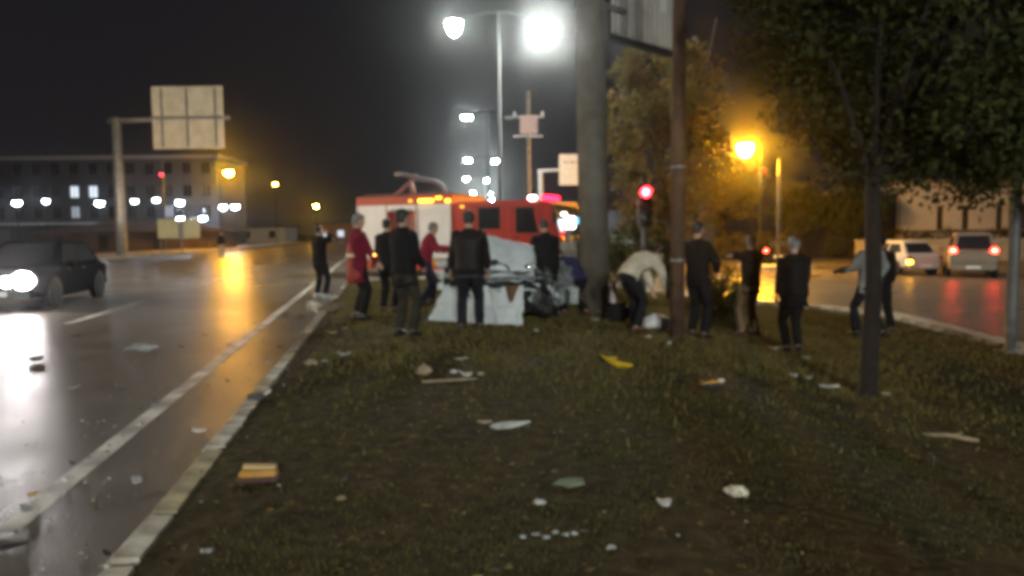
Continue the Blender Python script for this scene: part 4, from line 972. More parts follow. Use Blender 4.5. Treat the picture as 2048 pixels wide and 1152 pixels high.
def person(label, loc, rz, h=1.75, jacket=None, trousers=None, shoes=None, hair=None, hair_style='short', skin=0, lean=0.0, hipz=.925, hipy=0.0,
           feet=((-.12, 0), (.12, .02)), footrot=(8, -8), hands=((-.27, .05, .80), (.27, .05, .80)), elbow=((-.4, -1, -.2), (.4, -1, -.2)),
           head_yaw=0, head_pitch=0, hem=.14, bulk=1.0, foot_z=(0, 0), coat_extra=None, seed=0, knee=((-.1, 1, 0), (.1, 1, 0)), spread=0):
    s = h/1.75; t = thing('person', label, 'person', loc, rz); t.scale = (s, s, s)
    X, Y, Z = Vector((1,0,0)), Vector((0,1,0)), Vector((0,0,1))
    # spine
    P = [Vector((0, hipy, hipz))]; D = []
    for L, k in ((.16, .45), (.20, .8), (.17, 1.0), (.07, 1.05)):
        a = rad(lean)*k; d = Vector((0, math.sin(a), math.cos(a))); D.append(d); P.append(P[-1] + d*L)
    def fw(d): return X.cross(d)*-1 if False else d.cross(X)*-1
    F = [fw(d) for d in D]
    shoulder = P[3]; sd, sf = D[2], F[2]
    sh = [shoulder + X*(-.175) - sd*.025, shoulder + X*.175 - sd*.025]
    hip = [P[0] + X*(-.09) - Z*.02, P[0] + X*.09 - Z*.02]
    ank = [Vector((f[0], f[1], .085+fz)) for f, fz in zip(feet, foot_z)]
    legs = [(hip[i],) + ik(hip[i], ank[i], .435, .425, knee[i]) for i in (0, 1)]
    arms = [(sh[i],) + ik(sh[i], hands[i], .29, .255, elbow[i]) for i in (0, 1)]
    ny = rad(head_yaw); hp = rad(lean*.55 + head_pitch)
    nb = P[4]; hd = Vector((0, math.sin(hp), math.cos(hp)))
    hc = nb + hd*.135 + Y*.012
    hr = (Matrix.Rotation(-hp, 3, 'X') @ Matrix.Rotation(ny, 3, 'Z'))
    # --- body (one continuous surface)
    b = MB()
    b.loft([ring(P[0]-D[0]*.10, X, F[0], .10, .08), ring(P[0]-D[0]*.03, X, F[0], .155, .105), ring(P[0]+D[0]*.05, X, F[0], .15, .10), ring(P[1], X, F[1], .135, .095), ring(P[2]-D[1]*.03, X, F[1], .16, .11), ring(P[2]+D[2]*.06, X, F[2], .17, .11), ring(P[3]-D[2]*.03, X, F[2], .15, .085), ring(P[3]+D[2]*.03, X, F[2], .085, .065), ring(P[4]+D[3]*.005, X, F[3], .058, .060)])
    b.tube([P[3], P[4], hc - hd*.03], [.062, .057, .06], 14)
    hw = [(-.118, .028, .030, .052), (-.10, .047, .048, .036), (-.07, .060, .075, .018), (-.03, .068, .090, .006), (.01, .074, .097, .0), (.05, .077, .099, -.003), (.085, .066, .085, -.006), (.11, .040, .052, -.008), (.118, .012, .016, -.008)]
    b.loft([[hc + hr @ Vector((rx*math.cos(2*PI*k/18), oy + ry*math.sin(2*PI*k/18), z)) for k in range(18)] for z, rx, ry, oy in hw])
    b.tube([hc + hr @ Vector(p) for p in ((0, .088, .025), (0, .112, -.022), (0, .092, -.034))], [.009, .016, .012], 8)   # nose
    b.ell(hc + hr @ Vector((0, .083, -.063)), (.028, .014, .011), 10, 6)                                                 # lips
    b.ell(hc + hr @ Vector((0, .085, .033)), (.052, .014, .010), 10, 6)                                                  # brow
    for q in (-1, 1): b.ell(hc + hr @ Vector((q*.077, -.008, -.012)), (.012, .02, .034), 8, 6)                            # ears
    for i, (a, e, w) in enumerate(arms):
        sgn = -1 if i == 0 else 1
        b.tube([a, a.lerp(e, .5), e, e.lerp(w, .3), w], [.058, .05, .042, .042, .029], 12)
        d = (w - e).normalized(); inw = (X*-sgn - d*(X*-sgn).dot(d)).normalized(); n = d.cross(inw).normalized()
        palm = w + d*.05
        b.tube([w - d*.01, w + d*.03, w + d*.085], [.026, .038, .040], 12, flat=.42, side=n if abs(n.dot(d)) < .9 else X)
        for k, (off, L) in enumerate(((-.030, .066), (-.010, .078), (.010, .073), (.029, .058))):
            base = w + d*.08 + n*off; cur = inw*(.012 + .004*k)
            b.tube([base, base + d*L*.5 + cur*.6, base + d*L*.9 + cur*2.0, base + d*L*.95 + cur*3.2], [.0115, .011, .0105, .0095], 7)
        th = w + d*.025 - n*.034
        b.tube([th, th + d*.03 - n*.028 + inw*.012, th + d*.065 - n*.030 + inw*.024], [.014, .0125, .0105], 7)
    for i, (a, k, c) in enumerate(legs):
        b.tube([a + Z*.03, a.lerp(k, .5), k, k.lerp(c, .35), c], [.088, .075, .055, .055, .038], 14)
        f = Matrix.Rotation(rad(footrot[i]), 3, 'Z') @ Y; b.tube([c - f*.05 - Z*.045, c + f*.02 - Z*.03, c + f*.15 - Z*.055], [.036, .042, .03], 10)
    voxel(b, 'body', .0105, [SKIN[skin]], t, smooth_it=2)
    for q in (-1, 1):
        mb = MB(); mb.ell(hc + hr @ Vector((q*.031, .0885, .012)), (.012, .008, .007), 8, 6); obj('eye', mb, EYEM, t, True)
    # --- trousers
    m = MB(); bk = bulk
    m.loft([ring(P[0]-D[0]*.11, X, F[0], .12, .10), ring(P[0]-D[0]*.03, X, F[0], .175, .125), ring(P[0]+D[0]*.07, X, F[0], .165, .118)])
    for i, (a, k, c) in enumerate(legs):
        m.tube([a + Z*.03, a.lerp(k, .5), k, k.lerp(c, .4), c.lerp(k, .05) - Z*.005], [.108, .094, .076, .076, .07], 14)
    voxel(m, 'trousers', .0145, [trousers], t, .010, 8, seed)
    # --- jacket: torso, hem, sleeves, collar
    m = MB(); F0 = F[0]; low = P[0] - Z*hem
    m.loft([ring(low, X, Y, .20*bk, .145*bk, 18, .1), ring(P[0]-D[0]*.02, X, F0, .195*bk, .142*bk, 18, .1), ring(P[1], X, F[1], .178*bk, .132*bk, 18, .1), ring(P[2], X, F[1], .198*bk, .142*bk, 18, .1), ring(P[2]+D[2]*.08, X, F[2], .205*bk, .142*bk, 18, .1), ring(P[3]-D[2]*.005, X, F[2], .19, .11, 18), ring(P[3]+D[2]*.045, X, F[2], .11, .085, 18), ring(P[4]+D[3]*.012, X, F[3], .078, .080, 18)])
    for i, (a, e, w) in enumerate(arms):
        m.tube([a - X*(.03*(-1 if i == 0 else 1)), a, a.lerp(e, .5), e, e.lerp(w, .5), w - (w-e).normalized()*.01], [.082, .085*bk, .076*bk, .066*bk, .062, .050], 14)
    voxel(m, 'jacket', .0145, [jacket], t, .011, 8, seed+5)
    if coat_extra: coat_extra(t, P, D, F)
    for i, (a, k, c) in enumerate(legs):
        f = Matrix.Rotation(rad(footrot[i]), 3, 'Z') @ Y; g = c - Z*.085; sx = f.cross(Z)
        m = MB(); m.loft([[g + f*y + sx*(w*math.cos(2*PI*q/14)) + Z*(z0 + hh*(.5+.5*math.sin(2*PI*q/14))) for q in range(14)] for y, w, z0, hh in ((-.085, .028, .004, .07), (-.07, .042, .0, .10), (0, .045, .0, .11), (.07, .048, .0, .085), (.14, .05, .0, .065), (.18, .04, .002, .05), (.195, .02, .006, .035))])
        obj('shoe', m, shoes, t, True)
    # --- hair or cap
    if hair_style != 'bald':
        m = MB(); up = {'short': 1.0, 'thick': 1.10, 'cap': 1.06, 'helmet': 1.16, 'hood': 1.12}[hair_style]
        n = 20; rings = []
        for z, rx, ry, oy in ((-.055, .060, .062, -.040), (-.02, .076, .080, -.026), (.03, .083, .092, -.014), (.06, .083, .102, -.006), (.09, .072, .093, -.008), (.115, .048, .060, -.01), (.128, .014, .018, -.01)):
            rings.append([hc + hr @ Vector((up*rx*math.cos(2*PI*k/n), oy + up*ry*math.sin(2*PI*k/n)*(1 if math.sin(2*PI*k/n) < 0 or z > .05 else .35), z*(1.0 if up < 1.05 else 1.05))) for k in range(n)])
        m.loft(rings)
        o = obj('hair' if hair_style in ('short', 'thick') else hair_style, m, hair, t, True)
        if hair_style == 'cap':
            m = MB(); m.loft([[hc + hr @ Vector((.07*math.cos(PI*k/10)*w, .075 + .075*math.sin(PI*k/10)*w, z)) for k in range(11)] for w, z in ((1, .055), (1.0, .045), (.5, .04))]); obj('peak', m, hair, o, True)
    return t
def cl(name, c, r=.85, var=.25): return pbr(name, c, r, var=var, vscale=7, bump=.25, bscale=120, spec=.2)
BJ = cl('cloth_black', (.0085, .008, .009)); BR = cl('leather_brown_black', (.014, .0095, .0085), .6); DJ = cl('denim_dark', (.011, .012, .017), .85); NV = cl('cloth_navy', (.016, .018, .036), .85)
CR = cl('crimson_coat', (.155, .009, .024), .8); CS = cl('crimson_sweater', (.21, .012, .03), .85); OL = cl('cloth_olive', (.030, .026, .018), .85); BG = cl('trousers_beige', (.17, .105, .062), .85)
CM = cl('sweater_cream', (.52, .47, .36), .9); PU = cl('cloth_indigo', (.030, .026, .075), .8); GC = cl('cloth_ash', (.26, .24, .20), .85); GN = cl('cloth_dark_green', (.035, .042, .026), .85); HV = cl('jacket_pale_grey', (.28, .29, .27), .8)
SB = pbr('shoe_black', (.012, .012, .012), .4); SWt = pbr('shoe_pale', (.45, .48, .55), .6); SRb = pbr('shoe_brown', (.07, .025, .018), .5)
HB = pbr('hair_black', (.012, .010, .009), .6); HG = pbr('hair_grey', (.17, .165, .155), .7, var=.3, vscale=40); CAPG = pbr('cap_grey', (.19, .19, .20), .6); HBr = pbr('hair_brown', (.03, .02, .014), .65)
def on(x, y): return (x, y, M(x) - .005 + bumpz(x, y) - .012)

def pale_hem(t, P, D, F):
    m = MB(); c = P[0] - Vector((0, 0, .115)); X = Vector((1, 0, 0)); Y = Vector((0, 1, 0))
    m.loft([ring(c, X, Y, .222, .163, 20, .1), ring(c + Vector((0, 0, .018)), X, Y, .226, .166, 20, .1)]); obj('jacket_hem', m, pbr('hem_grey', (.07, .062, .06), .7), t, True)
# 1 filming man at the kerb, far left of the group
person('man in black by the road edge, both arms raised to film', (-4.62, 18.6, .005), rad(-25), 1.74, BJ, DJ, SWt, HB, 'short', feet=((-.21, .12), (.22, -.10)), hands=((-.07, .20, 1.55), (.09, .20, 1.54)), elbow=((-1, .0, -.8), (1, .0, -.8)), hipz=.90, seed=1)
# 2 rescuer in long crimson coat
def redcoat(t, P, D, F):
    m = MB(); X = Vector((1, 0, 0)); Y = Vector((0, 1, 0)); ORG = pbr('coat_orange', (.27, .034, .02), .7, var=.15, vscale=5)
    rings = []
    for z, w, d in ((.62, .175, .172), (.75, .178, .166), (.95, .170, .158), (1.15, .168, .154), (1.30, .17, .152)):
        rings.append([Vector((w*math.cos(a), -d*math.sin(a)*1.08 - .012, z)) for a in [PI*k/12 for k in range(13)]] + [Vector((w*.96*math.cos(a), -d*.96*math.sin(a)*1.04, z)) for a in [PI*k/12 for k in range(12, -1, -1)]])
    m.loft(rings); o = obj('back_panel', m, ORG, t, True)
    for z in (1.06,):
        m = MB(); m.loft([[Vector((.178*math.cos(a), -.182*math.sin(a) - .012, zz)) for a in [PI*k/12 for k in range(13)]] + [Vector((.172*math.cos(a), -.176*math.sin(a) - .012, zz)) for a in [PI*k/12 for k in range(12, -1, -1)]] for zz in (z, z+.055)])
        obj('reflective_band', m, pbr('band_pale', (.62, .50, .33), .4), o)
person('rescuer in a long crimson coat with a pale reflective band', on(-2.62, 13.15), rad(-62), 1.76, CR, BJ, SB, HG, 'thick', hem=.30, bulk=1.12, hands=((-.28, .22, .86), (.24, .30, .92)), head_yaw=-10, head_pitch=8, coat_extra=redcoat, seed=2)
# 3 man in black behind
person('man in black half hidden between the rescuer and the tall man', on(-2.28, 14.2), rad(-20), 1.70, BJ, BJ, SB, HB, 'short', hands=((-.16, .24, 1.02), (.16, .24, 1.0)), seed=3)
# 4 tall man
person('tall man in a dark jacket and olive trousers nearest the road', on(-1.52, 10.85), rad(-35), 1.76, BJ, OL, SB, HB, 'thick', skin=1, feet=((-.15, .03), (.16, -.02)), hands=((-.12, .24, .98), (.14, .25, .98)), head_yaw=-15, hem=.2, bulk=1.04, seed=4)
# 5 red sweater man reaching to the right
person('man in a crimson sweater stretching his arm over the wreck', on(-1.74, 15.6), rad(-68), 1.70, CS, NV, SB, HG, 'short', lean=16, feet=((-.18, .16), (.22, -.16)), hands=((-.05, .55, 1.18), (.33, .42, 1.14)), elbow=((-.6, 0, -.8), (.4, -.3, -.8)), hipz=.88, head_pitch=6, seed=5)
# 6 man seen from behind
person('man seen from behind in a brown black jacket facing the wreck', on(-.62, 11.28), rad(-4), 1.72, BR, DJ, SB, HB, 'thick', skin=1, feet=((-.13, .0), (.14, .03)), hands=((-.30, .10, .90), (.26, .18, .92)), hem=.10, bulk=1.16, coat_extra=pale_hem, seed=6)
# 7 man right of the wreck
person('man in black leaning towards the right end of the wreck', on(.60, 13.15), rad(18), 1.66, BJ, BJ, SB, HBr, 'short', lean=12, feet=((-.14, .04), (.16, -.14)), hands=((-.30, .30, .80), (.30, .30, .82)), head_pitch=12, bulk=1.05, seed=7)
# 8 crouched in indigo, 9 behind in ash jacket
person('person in indigo crouching beside the grey column', on(1.10, 13.75), rad(35), 1.70, PU, BJ, SRb, HB, 'short', lean=62, hipz=.66, hipy=-.12, feet=((-.16, .10), (.18, -.16)), hands=((-.16, .62, .30), (.18, .60, .34)), head_pitch=20, seed=8)
person('person in an ash grey top bending down behind the wreck', on(1.22, 15.75), rad(160), 1.72, GC, GN, SB, HG, 'short', lean=42, hipz=.84, hipy=-.1, feet=((-.15, .12), (.16, -.08)), hands=((-.22, .58, .62), (.22, .58, .62)), head_pitch=15, seed=9)
# 10 bending man in cream
person('man in a cream sweater bending over beside the wooden pole', on(1.93, 12.1), rad(-58), 1.74, CM, DJ, SRb, HB, 'short', lean=78, hipz=.88, hipy=-.14, feet=((-.15, .10), (.15, -.12)), hands=((-.14, .52, .52), (.22, .56, .46)), elbow=((-.3, 1, .2), (.3, 1, .2)), head_pitch=30, hem=.06, bulk=1.06, seed=10)
# 11 dark man behind the pole
person('man in dark clothes standing just right of the wooden pole', on(2.88, 12.0), rad(-50), 1.78, BJ, BJ, SB, HB, 'short', feet=((-.14, .05), (.15, -.03)), hands=((-.12, .26, 1.0), (.16, .28, 1.02)), elbow=((-1, -.4, -.2), (1, -.6, -.2)), seed=11)
# 12 capped man, arm raised
person('man in a grey cap and beige trousers raising one arm', on(4.10, 13.25), rad(25), 1.70, BJ, BG, SRb, CAPG, 'helmet', feet=((-.17, .02), (.14, .0)), hands=((-.14, .24, 1.46), (.16, .25, 1.42)), elbow=((-1, .1, -.1), (1, .1, -.5)), head_yaw=-20, hem=.16, seed=12)
# 13 black coat with pale cap
person('man in a long black coat and pale cap, nearest onlooker on the right', on(4.22, 11.55), rad(8), 1.70, BJ, BJ, SB, CAPG, 'cap', feet=((-.10, .0), (.10, .02)), hands=((-.22, .12, .86), (.22, .12, .86)), hem=.20, bulk=1.2, head_pitch=6, seed=13)
# 14 pale grey jacket man behind tree trunk
person('man in a pale grey jacket partly hidden by the tree trunk', on(6.42, 13.85), rad(22), 1.86, HV, DJ, SB, HBr, 'short', feet=((-.16, .10), (.20, -.12)), hands=((-.40, .26, 1.12), (.36, .16, .98)), bulk=1.12, elbow=((-.6, -.2, -.8), (1, -.5, .1)), hipz=.90, seed=14)
person('man in dark clothes behind the tree trunk, right of the pale jacket', on(6.92, 14.5), rad(-10), 1.80, BJ, BJ, SB, HB, 'short', feet=((-.12, .06), (.18, -.10)), hands=((-.24, .15, .9), (.26, .16, .9)), seed=16)
# 15 far figure by the yellow reflection
person('distant pedestrian beside the yellow reflection on the left road', (-19.6, 52.4, 0), rad(170), 1.70, BJ, GC, SB, HB, 'short', seed=15)
# ------------------------------------------------------------------ debris on the ground
DW = pbr('debris_white', (.52, .53, .52), .6, col2=(.28, .26, .22), vscale=22); DT = pbr('debris_tan', (.36, .28, .17), .8, col2=(.2, .15, .09), vscale=12, bump=.4)
DY = pbr('debris_yellow', (.62, .42, .015), .45, var=.12, vscale=9); DA = pbr('debris_amber', (.40, .20, .03), .35, var=.2, vscale=15); DK = pbr('debris_black', (.015, .015, .016), .5); DGr = pbr('debris_grey', (.34, .35, .34), .6, var=.3, vscale=9)
def gz(x, y): return (M(x) - .02 + bumpz(x, y)) if in_poly(x, y, OUT) else H(x) + .004
def shard(label, x, y, L, W, rz, mat, seed, th=.012, curl=.04, tilt=(0, 0), name='car_fragment', cat='debris', pts=None, lift=.012):
    t = thing(name, label, cat, (x, y, gz(x, y) + lift), rz, 'crash debris'); t.rotation_euler = (tilt[0], tilt[1], rz)
    g = random.Random(seed); n = 14
    out = pts or [(L/2*math.cos(2*PI*k/n)*g.uniform(.65, 1.05), W/2*math.sin(2*PI*k/n)*g.uniform(.65, 1.05)) for k in range(n)]
    n = len(out); mb = MB(); f = lambda p: curl*(p[0]/L*2)**2 + .3*curl*noise.noise(Vector((p[0]*9, p[1]*9, seed)))
    top = [(p[0], p[1], f(p) + th) for p in out]; mid = [(p[0]*.5, p[1]*.5, f((p[0]*.5, p[1]*.5)) + th + .006) for p in out]; bot = [(p[0]*.97, p[1]*.97, f(p)) for p in out]
    mb.add(bot + top + mid, [tuple(reversed(range(n)))] + [(k, (k+1) % n, n+(k+1) % n, n+k) for k in range(n)] + [(n+k, n+(k+1) % n, 2*n+(k+1) % n, 2*n+k) for k in range(n)] + [tuple(range(2*n, 3*n))])
    obj('piece', mb, mat, t)
    return t
def chunk(label, x, y, r, mat, seed, rz=0, name='rubble_piece', flat=.6, lift=0):
    bm = bmesh.new(); bmesh.ops.create_icosphere(bm, subdivisions=2, radius=1)
    for v in bm.verts:
        k = 1 + .75*noise.noise(v.co*1.7 + Vector((seed*1.37, 0, 0))) + .5*noise.noise(v.co*3.5 + Vector((0, seed*1.37, 0)))
        v.co = Vector((v.co.x*r[0]*k*1.25, v.co.y*r[1]*k*1.1, max(-r[2]*.7, v.co.z*r[2]*k*.75) + r[2]*.6))
    me = bpy.data.meshes.new(name); bm.to_mesh(me); bm.free(); me.materials.append(mat)
    o = link(name, me, None, (x, y, gz(x, y)+lift), (0, 0, rz)); return tag(o, label, 'debris', 'crash debris')
LEAFSH = [(-.15, -.03), (-.12, .0), (-.05, .035), (.03, .04), (.10, .025), (.16, .012), (.11, -.005), (.0, -.028), (-.08, -.045), (-.13, -.045)]
shard('long white pointed shard lying alone in the middle foreground', -.03, 5.65, .28, .09, .12, DW, 1, curl=.015, pts=LEAFSH, tilt=(.38, 0), lift=.03)
VSH = [(-.16, .10), (-.10, .07), (.02, .09), (-.05, .045), (.06, .0), (.20, -.07), (.14, -.09), (.04, -.075), (-.06, -.01)]
shard('bright yellow V shaped plastic piece on the grass', 1.13, 8.45, .34, .2, -.15, DY, 2, th=.02, curl=.02, pts=VSH, tilt=(.45, .05), lift=.05)
t = thing('lamp_lens', 'amber lens block with two stripes near the left kerb', 'debris', (-1.53, 4.55, gz(-1.53, 4.55)), .15, 'crash debris')
mb = MB(); mb.cbox((-.11, -.05, .02), (.11, .05, .06), .012); obj('lens', mb, DA, t)
mb = MB(); mb.cbox((-.10, -.01, .062), (.10, .05, .085), .008, mat=Matrix.Rotation(.06, 4, 'Y')); obj('lens', mb, pbr('lens_pale', (.42, .30, .14), .3), t)
mb = MB(); mb.cbox((-.13, -.07, 0), (.12, .06, .025), .01); obj('backing', mb, pbr('backing_red', (.045, .012, .01), .5), t)
chunk('grey white box fragment lying on the left lane', -5.0, 10.35, (.12, .08, .06), DGr, 3, .2)
shard('black flat fragment in the headlight reflection on the road', -5.9, 9.5, .2, .15, .1, DK, 4, th=.05, curl=.01)
shard('white curved sliver on the asphalt against the kerb', -2.46, 5.95, .17, .07, -.5, DW, 5, curl=.02)
t = thing('car_fragment', 'black and white broken piece hanging on the kerb edge', 'debris', (-2.25, 6.75, M(-2.25)), .3, 'crash debris')
mb = MB(); mb.cbox((-.10, -.05, 0), (.06, .05, .05), .015); obj('piece', mb, DK, t)
mb = MB(); mb.cbox((.062, -.04, .0), (.13, .05, .02), .006, mat=Matrix.Rotation(-.5, 4, 'Y')); obj('piece', mb, DW, t)
shard('small amber sliver by the edge line at lower left', -2.86, 4.5, .08, .03, 1.0, DA, 7, curl=.01)
shard('small white sliver by the edge line at lower left', -2.83, 4.78, .07, .03, -.7, DW, 8, curl=.01)
shard('flat dark scrap at the lower left corner', -2.55, 3.75, .3, .16, .3, DK, 9, curl=.01)
shard('long white scrap at the bottom left corner of the road', -2.72, 3.85, .34, .05, .2, DW, 10, curl=.008)
chunk('tan stone chunk on the dark earth near the kerb', -2.26, 8.55, (.055, .05, .04), DT, 11)
chunk('small grey chunk right beside the tan stone', -2.14, 8.72, (.03, .025, .02), DGr, 12)
shard('flat pale plate on the earth below the tall man', -1.99, 9.1, .19, .10, .1, DGr, 13)
shard('tan splinter on the earth between kerb and tall man', -2.62, 11.15, .22, .08, .5, DT, 14, tilt=(.2, .1), lift=.03)
chunk('tan and white lump standing on the grass left of centre', -.93, 7.95, (.06, .05, .075), DT, 15)
shard('crumpled white scrap on the grass right of the tan lump', -.47, 7.75, .16, .08, .1, DW, 16, curl=.05, tilt=(.2, 0))
chunk('small white crumb above the crumpled white scrap', -.62, 8.02, (.035, .03, .025), DW, 17)
chunk('white bit at the right end of the thin stick', -.33, 7.83, (.025, .025, .022), DW, 18)
shard('grey flat strip behind the crumpled white scrap', -.60, 8.82, .2, .06, .08, DGr, 19, curl=.01)
t = thing('stick', 'thin stick lying below the crumpled white scrap', 'stick', (-.62, 7.5, gz(-.6, 7.5)), .1, 'crash debris')
mb = MB(); mb.tube([(-.27, -.02, .015), (0, .0, .02), (.27, .035, .02)], [.010, .013, .008], 6); obj('wood', mb, DT, t)
shard('tan strip just left of the long white shard', -.22, 5.85, .12, .03, .0, DT, 20, curl=.008)
chunk('mossy grey lump in the lower middle foreground', .33, 4.38, (.07, .045, .03), pbr('moss_grey', (.13, .15, .09), .8, var=.3), 21)
chunk('small white chip below the mossy lump', .13, 4.08, (.025, .02, .018), DW, 22)
for k, (dx, dy) in enumerate(((-.12, 0), (-.06, .03), (-.01, -.01), (.04, .05), (.09, .02), (.13, .03))):
    chunk(('leftmost', 'second from left', 'third from left', 'third from right', 'second from right', 'rightmost')[k] + ' glass chip of the cluster at bottom centre', .16+dx, 3.62+dy, (.014, .012, .010), DGr, 30+k)
chunk('lone white chip right of the glass chip cluster', .45, 3.5, (.016, .014, .012), DW, 37)
chunk('yellow green scrap at the bottom edge of the picture', -.16, 3.2, (.016, .012, .01), pbr('lime', (.35, .40, .02), .5), 38)
shard('crumpled white paper at lower right of centre', .80, 4.06, .12, .08, .2, DW, 39, curl=.04, tilt=(.3, .1), lift=.02)
chunk('creamy crumpled lump right of the white paper', 1.28, 4.36, (.05, .04, .04), pbr('cream_lump', (.5, .46, .34), .7, var=.25, vscale=12), 40)
t = thing('car_fragment', 'dark plastic strip with a white end in the grass', 'debris', (2.04, 7.8, gz(2.04, 7.8)), .1, 'crash debris')
mb = MB(); mb.cbox((-.12, -.05, 0), (.08, .05, .045), .015); obj('piece', mb, DK, t)
mb = MB(); mb.cbox((.04, -.04, .047), (.12, .03, .075), .012); obj('piece', mb, DW, t)
shard('upright white chip in the grass before the wooden pole', 2.15, 10.6, .08, .05, .4, DW, 42, tilt=(1.0, 0), lift=.05)
shard('white torn scrap on the grass left of the tree trunk', 3.32, 9.05, .13, .09, .3, DW, 43, curl=.05)
shard('small white scrap beside the torn scrap', 3.48, 9.0, .09, .05, -.3, DGr, 44, curl=.03)
shard('wide white scrap lying left of the tree foot', 3.55, 8.55, .28, .13, .0, DW, 45, curl=.02)
chunk('small white scrap right of the tree foot', 4.15, 8.5, (.04, .03, .02), DGr, 46)
shard('white scrap left of the feet of the man in the long coat', 3.95, 11.6, .16, .1, .1, DW, 47, curl=.03)
chunk('pale scrap before the feet of the man in the long coat', 4.18, 10.95, (.05, .04, .025), DGr, 48)
t = thing('branch', 'pale fallen branch on the dark ground at far right', 'branch', (3.75, 6.55, gz(3.75, 6.55)), -.55, 'crash debris')
mb = MB(); mb.tube([(-.2, 0, .02), (0, .02, .035), (.22, .0, .02)], [.012, .02, .016], 7); mb.tube([(0, .02, .03), (.1, .1, .05)], [.01, .005], 5); obj('wood', mb, DT, t)
chunk('tiny tan chip on the dark earth in the left foreground', -.96, 4.2, (.02, .016, .014), DT, 50)
chunk('tiny white chip near the kerb in the left foreground', -1.43, 3.5, (.022, .018, .014), DGr, 51)
chunk('white scrap before the feet of the bending man', 2.02, 11.45, (.05, .04, .03), DW, 52)
chunk('white scrap at the foot of the grey column', 1.42, 13.3, (.06, .05, .03), DGr, 53)
chunk('round white chip on the grass below the wreck', .35, 11.4, (.03, .03, .025), DW, 54)
rd = random.Random(77)
for k in range(24):
    y = rd.uniform(3.4, 12.5); x = line_x(y) + rd.gauss(.15, .75); dark = k % 2 == 0
    if kerb_x(y) - .12 < x < kerb_x(y) + .12: x -= .3
    t = shard('small dark plastic fragment strewn along the left kerb and lane' if dark else 'small pale plastic fragment strewn along the left kerb and lane', x, y, rd.uniform(.06, .15), rd.uniform(.03, .08), rd.uniform(0, 3), DK if dark else DGr, 80+k, th=.008, curl=rd.uniform(.005, .03), tilt=(rd.uniform(-.2, .2), rd.uniform(-.2, .2)))
    t['group'] = 'dark fragments along the left kerb' if dark else 'pale fragments along the left kerb'
# broken kerb stones where the car went over
for k, (x, y, rz, tl, lab) in enumerate(((-3.75, 15.1, .9, .35, 'broken kerb stone tilted up beside the road edge'), (-4.15, 15.9, .3, .1, 'broken kerb stone lying flat on the road side'), (-3.45, 14.6, 1.4, -.25, 'broken kerb stone half buried in the earth'))):
    t = thing('kerb_rubble', lab, 'rubble', (x, y, gz(x, y)+.05), rz, 'broken kerb stones'); t.rotation_euler = (tl, .1*k, rz)
    mb = MB(); mb.cbox((-.085, -.26, -.07), (.085, .24, .07), .03); obj('stone', mb, KW if k < 2 else KD, t)
for k, (x, y, r, lab) in enumerate(((-4.3, 14.6, .06, 'earth clod on the road beside the gap in the kerb'), (-3.9, 14.2, .08, 'larger earth clod at the gap in the kerb'), (-4.0, 17.0, .07, 'earth clod before the filming man'))):
    chunk(lab, x, y, (r, r*.9, r*.7), pbr('clod', (.15, .105, .06), .9, var=.3), 60+k)
# white sack and bags by the bending man
def sack(label, x, y, r, rz, mat, seed):
    t = thing('sack', label, 'sack', (x, y, gz(x, y)), rz); m = MB()
    m.loft([[Vector((xx, w*math.cos(2*PI*k/14), .02 + hh*(1+math.sin(2*PI*k/14)))) for k in range(14)] for xx, w, hh in ((-r, .05, .03), (-r*.8, r*.5, r*.33), (-r*.2, r*.62, r*.45), (r*.4, r*.6, r*.40), (r*.85, r*.42, r*.28), (r, .04, .03))])
    for i, v in enumerate(m.v):
        k = noise.noise(Vector(v)*7 + Vector((seed, 0, 0))); m.v[i] = (v[0] + .03*k, v[1] + .03*k, max(0, v[2] + .03*k))
    obj('cloth', m, mat, t, True); return t
sack('plump white sack on the grass right of the bending man', 2.42, 12.75, .26, .1, pbr('sack_white', (.62, .62, .62), .8, var=.1, bump=.3, bscale=20), 1)
t = thing('bag', 'black bag with a pinkish upright sheet left of the bending man', 'bag', (1.78, 13.2, gz(1.78, 13.2)), .2)
mb = MB(); mb.cbox((-.20, -.14, 0), (.22, .16, .34), .07); obj('bag_body', mb, BJ, t)
mb = MB(); mb.cbox((-.14, -.02, .30), (-.04, .02, .70), .012, mat=Matrix.Rotation(.08, 4, 'Y')); obj('upright_sheet', mb, pbr('pinkish', (.50, .40, .44), .7), t)
mb = MB(); mb.tube([(-.12, 0, .33), (-.05, 0, .48), (.08, 0, .48), (.14, 0, .33)], .012, 8); obj('handle', mb, DK, t)
# flame coloured torch in the rescuer's hand
t = thing('hand_torch', 'small lit orange torch held in front of the crimson coat', 'torch', (-2.32, 13.02, M(-2.3)+.93), .6)
mb = MB(); mb.tube([(0, 0, 0), (.0, .0, .13)], [.018, .022], 10); obj('barrel', mb, DK, t)
mb = MB(); mb.ell((0, 0, .15), (.032, .032, .022), 10, 6); obj('lens', mb, emi('torch_glow', (1, .38, .06), 14), t, True)

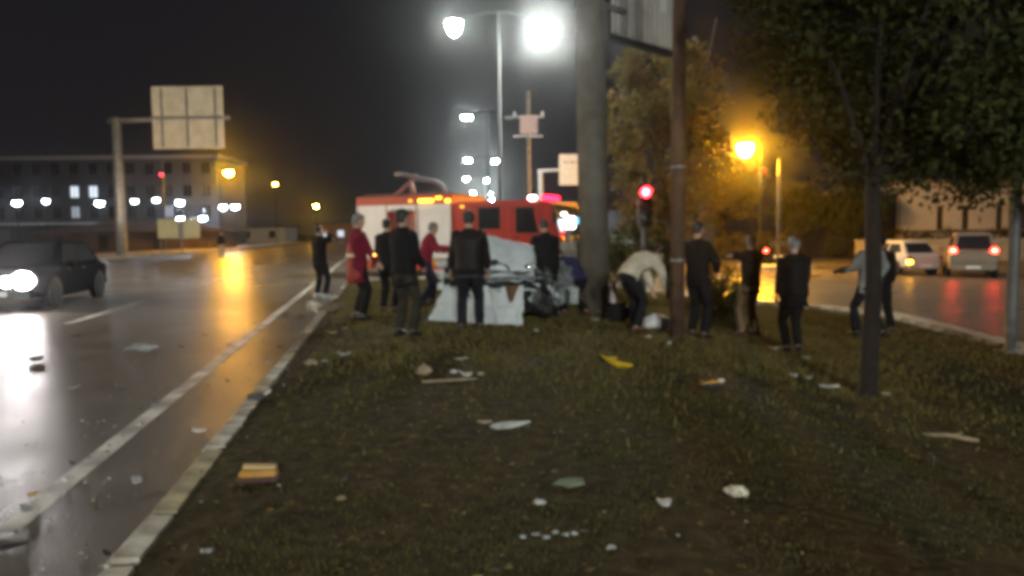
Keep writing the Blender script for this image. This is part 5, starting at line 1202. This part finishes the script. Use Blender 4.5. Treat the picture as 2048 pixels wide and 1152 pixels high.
# tiny glass and plastic crumbs scattered everywhere: one mass
V = []; Fc = []; mi = []
for k in range(1100):
    if k < 300: x, y = rng.normal(.2, 1.7), rng.uniform(3, 15)
    elif k < 650: x, y = rng.normal(.1, 1.3), rng.normal(11.6, 1.2)
    else: y = rng.uniform(3.2, 13); x = line_x(y) + rng.normal(.1, .7)
    z = gz(x, y); r = rng.uniform(.004, .014) if k < 650 else rng.uniform(.005, .018); o = len(V)
    for a in range(3): V.append((x + r*math.cos(a*2.1+k), y + r*math.sin(a*2.1+k), z + .004 + rng.uniform(0, .008)))
    V.append((x, y, z + .006 + r*.8)); Fc += [(o, o+1, o+2), (o, o+1, o+3), (o+1, o+2, o+3), (o+2, o, o+3)]; mi += [int(rng.integers(0, 3))]*4
me = bpy.data.meshes.new('crash_crumbs'); me.from_pydata(V, [], Fc)
for m in (DGr, DT, DK): me.materials.append(m)
me.polygons.foreach_set('material_index', mi); o = link('crash_crumbs', me); o['kind'] = 'stuff'; tag(o, 'tiny white and tan crash crumbs strewn over verge and road', 'debris')
# fallen leaves: one mass
n = 3500; P = verge_points(n, -4.8, 8.3, 3, 24); V = []; Fc = []
for k, (x, y) in enumerate(P):
    z = gz(x, y) + .006; a = rng.uniform(0, 2*PI); r = rng.uniform(.015, .035); c, s = math.cos(a)*r, math.sin(a)*r; o = len(V)
    V += [(x-c, y-s, z), (x+s*.5, y-c*.5, z+rng.uniform(.0, .02)), (x+c, y+s, z+rng.uniform(0, .012)), (x-s*.5, y+c*.5, z+rng.uniform(0, .02))]; Fc.append((o, o+1, o+2, o+3))
me = bpy.data.meshes.new('fallen_leaves'); me.from_pydata(V, [], Fc)
for m in LY: me.materials.append(m)
me.polygons.foreach_set('material_index', rng.integers(0, 3, n).tolist()); o = link('fallen_leaves', me); o['kind'] = 'stuff'; tag(o, 'yellow brown fallen leaves scattered over the median', 'leaves')

# ------------------------------------------------------------------ damp night air
mb = MB(); mb.box((-612, -72, -2), (612, 712, 16)); hz = mb.mesh('haze', [])
m = bpy.data.materials.new('haze'); m.use_nodes = True; nt = m.node_tree; nt.nodes.clear()
out = nt.nodes.new('ShaderNodeOutputMaterial'); pv = nt.nodes.new('ShaderNodeVolumePrincipled')
pv.inputs['Color'].default_value = (.9, .9, .92, 1); pv.inputs['Density'].default_value = .00072; pv.inputs['Anisotropy'].default_value = .960
nt.links.new(pv.outputs[0], out.inputs['Volume']); hz.materials.append(m)
o = link('haze', hz); o['kind'] = 'stuff'; tag(o, 'damp night haze glowing round the lamps', 'haze')
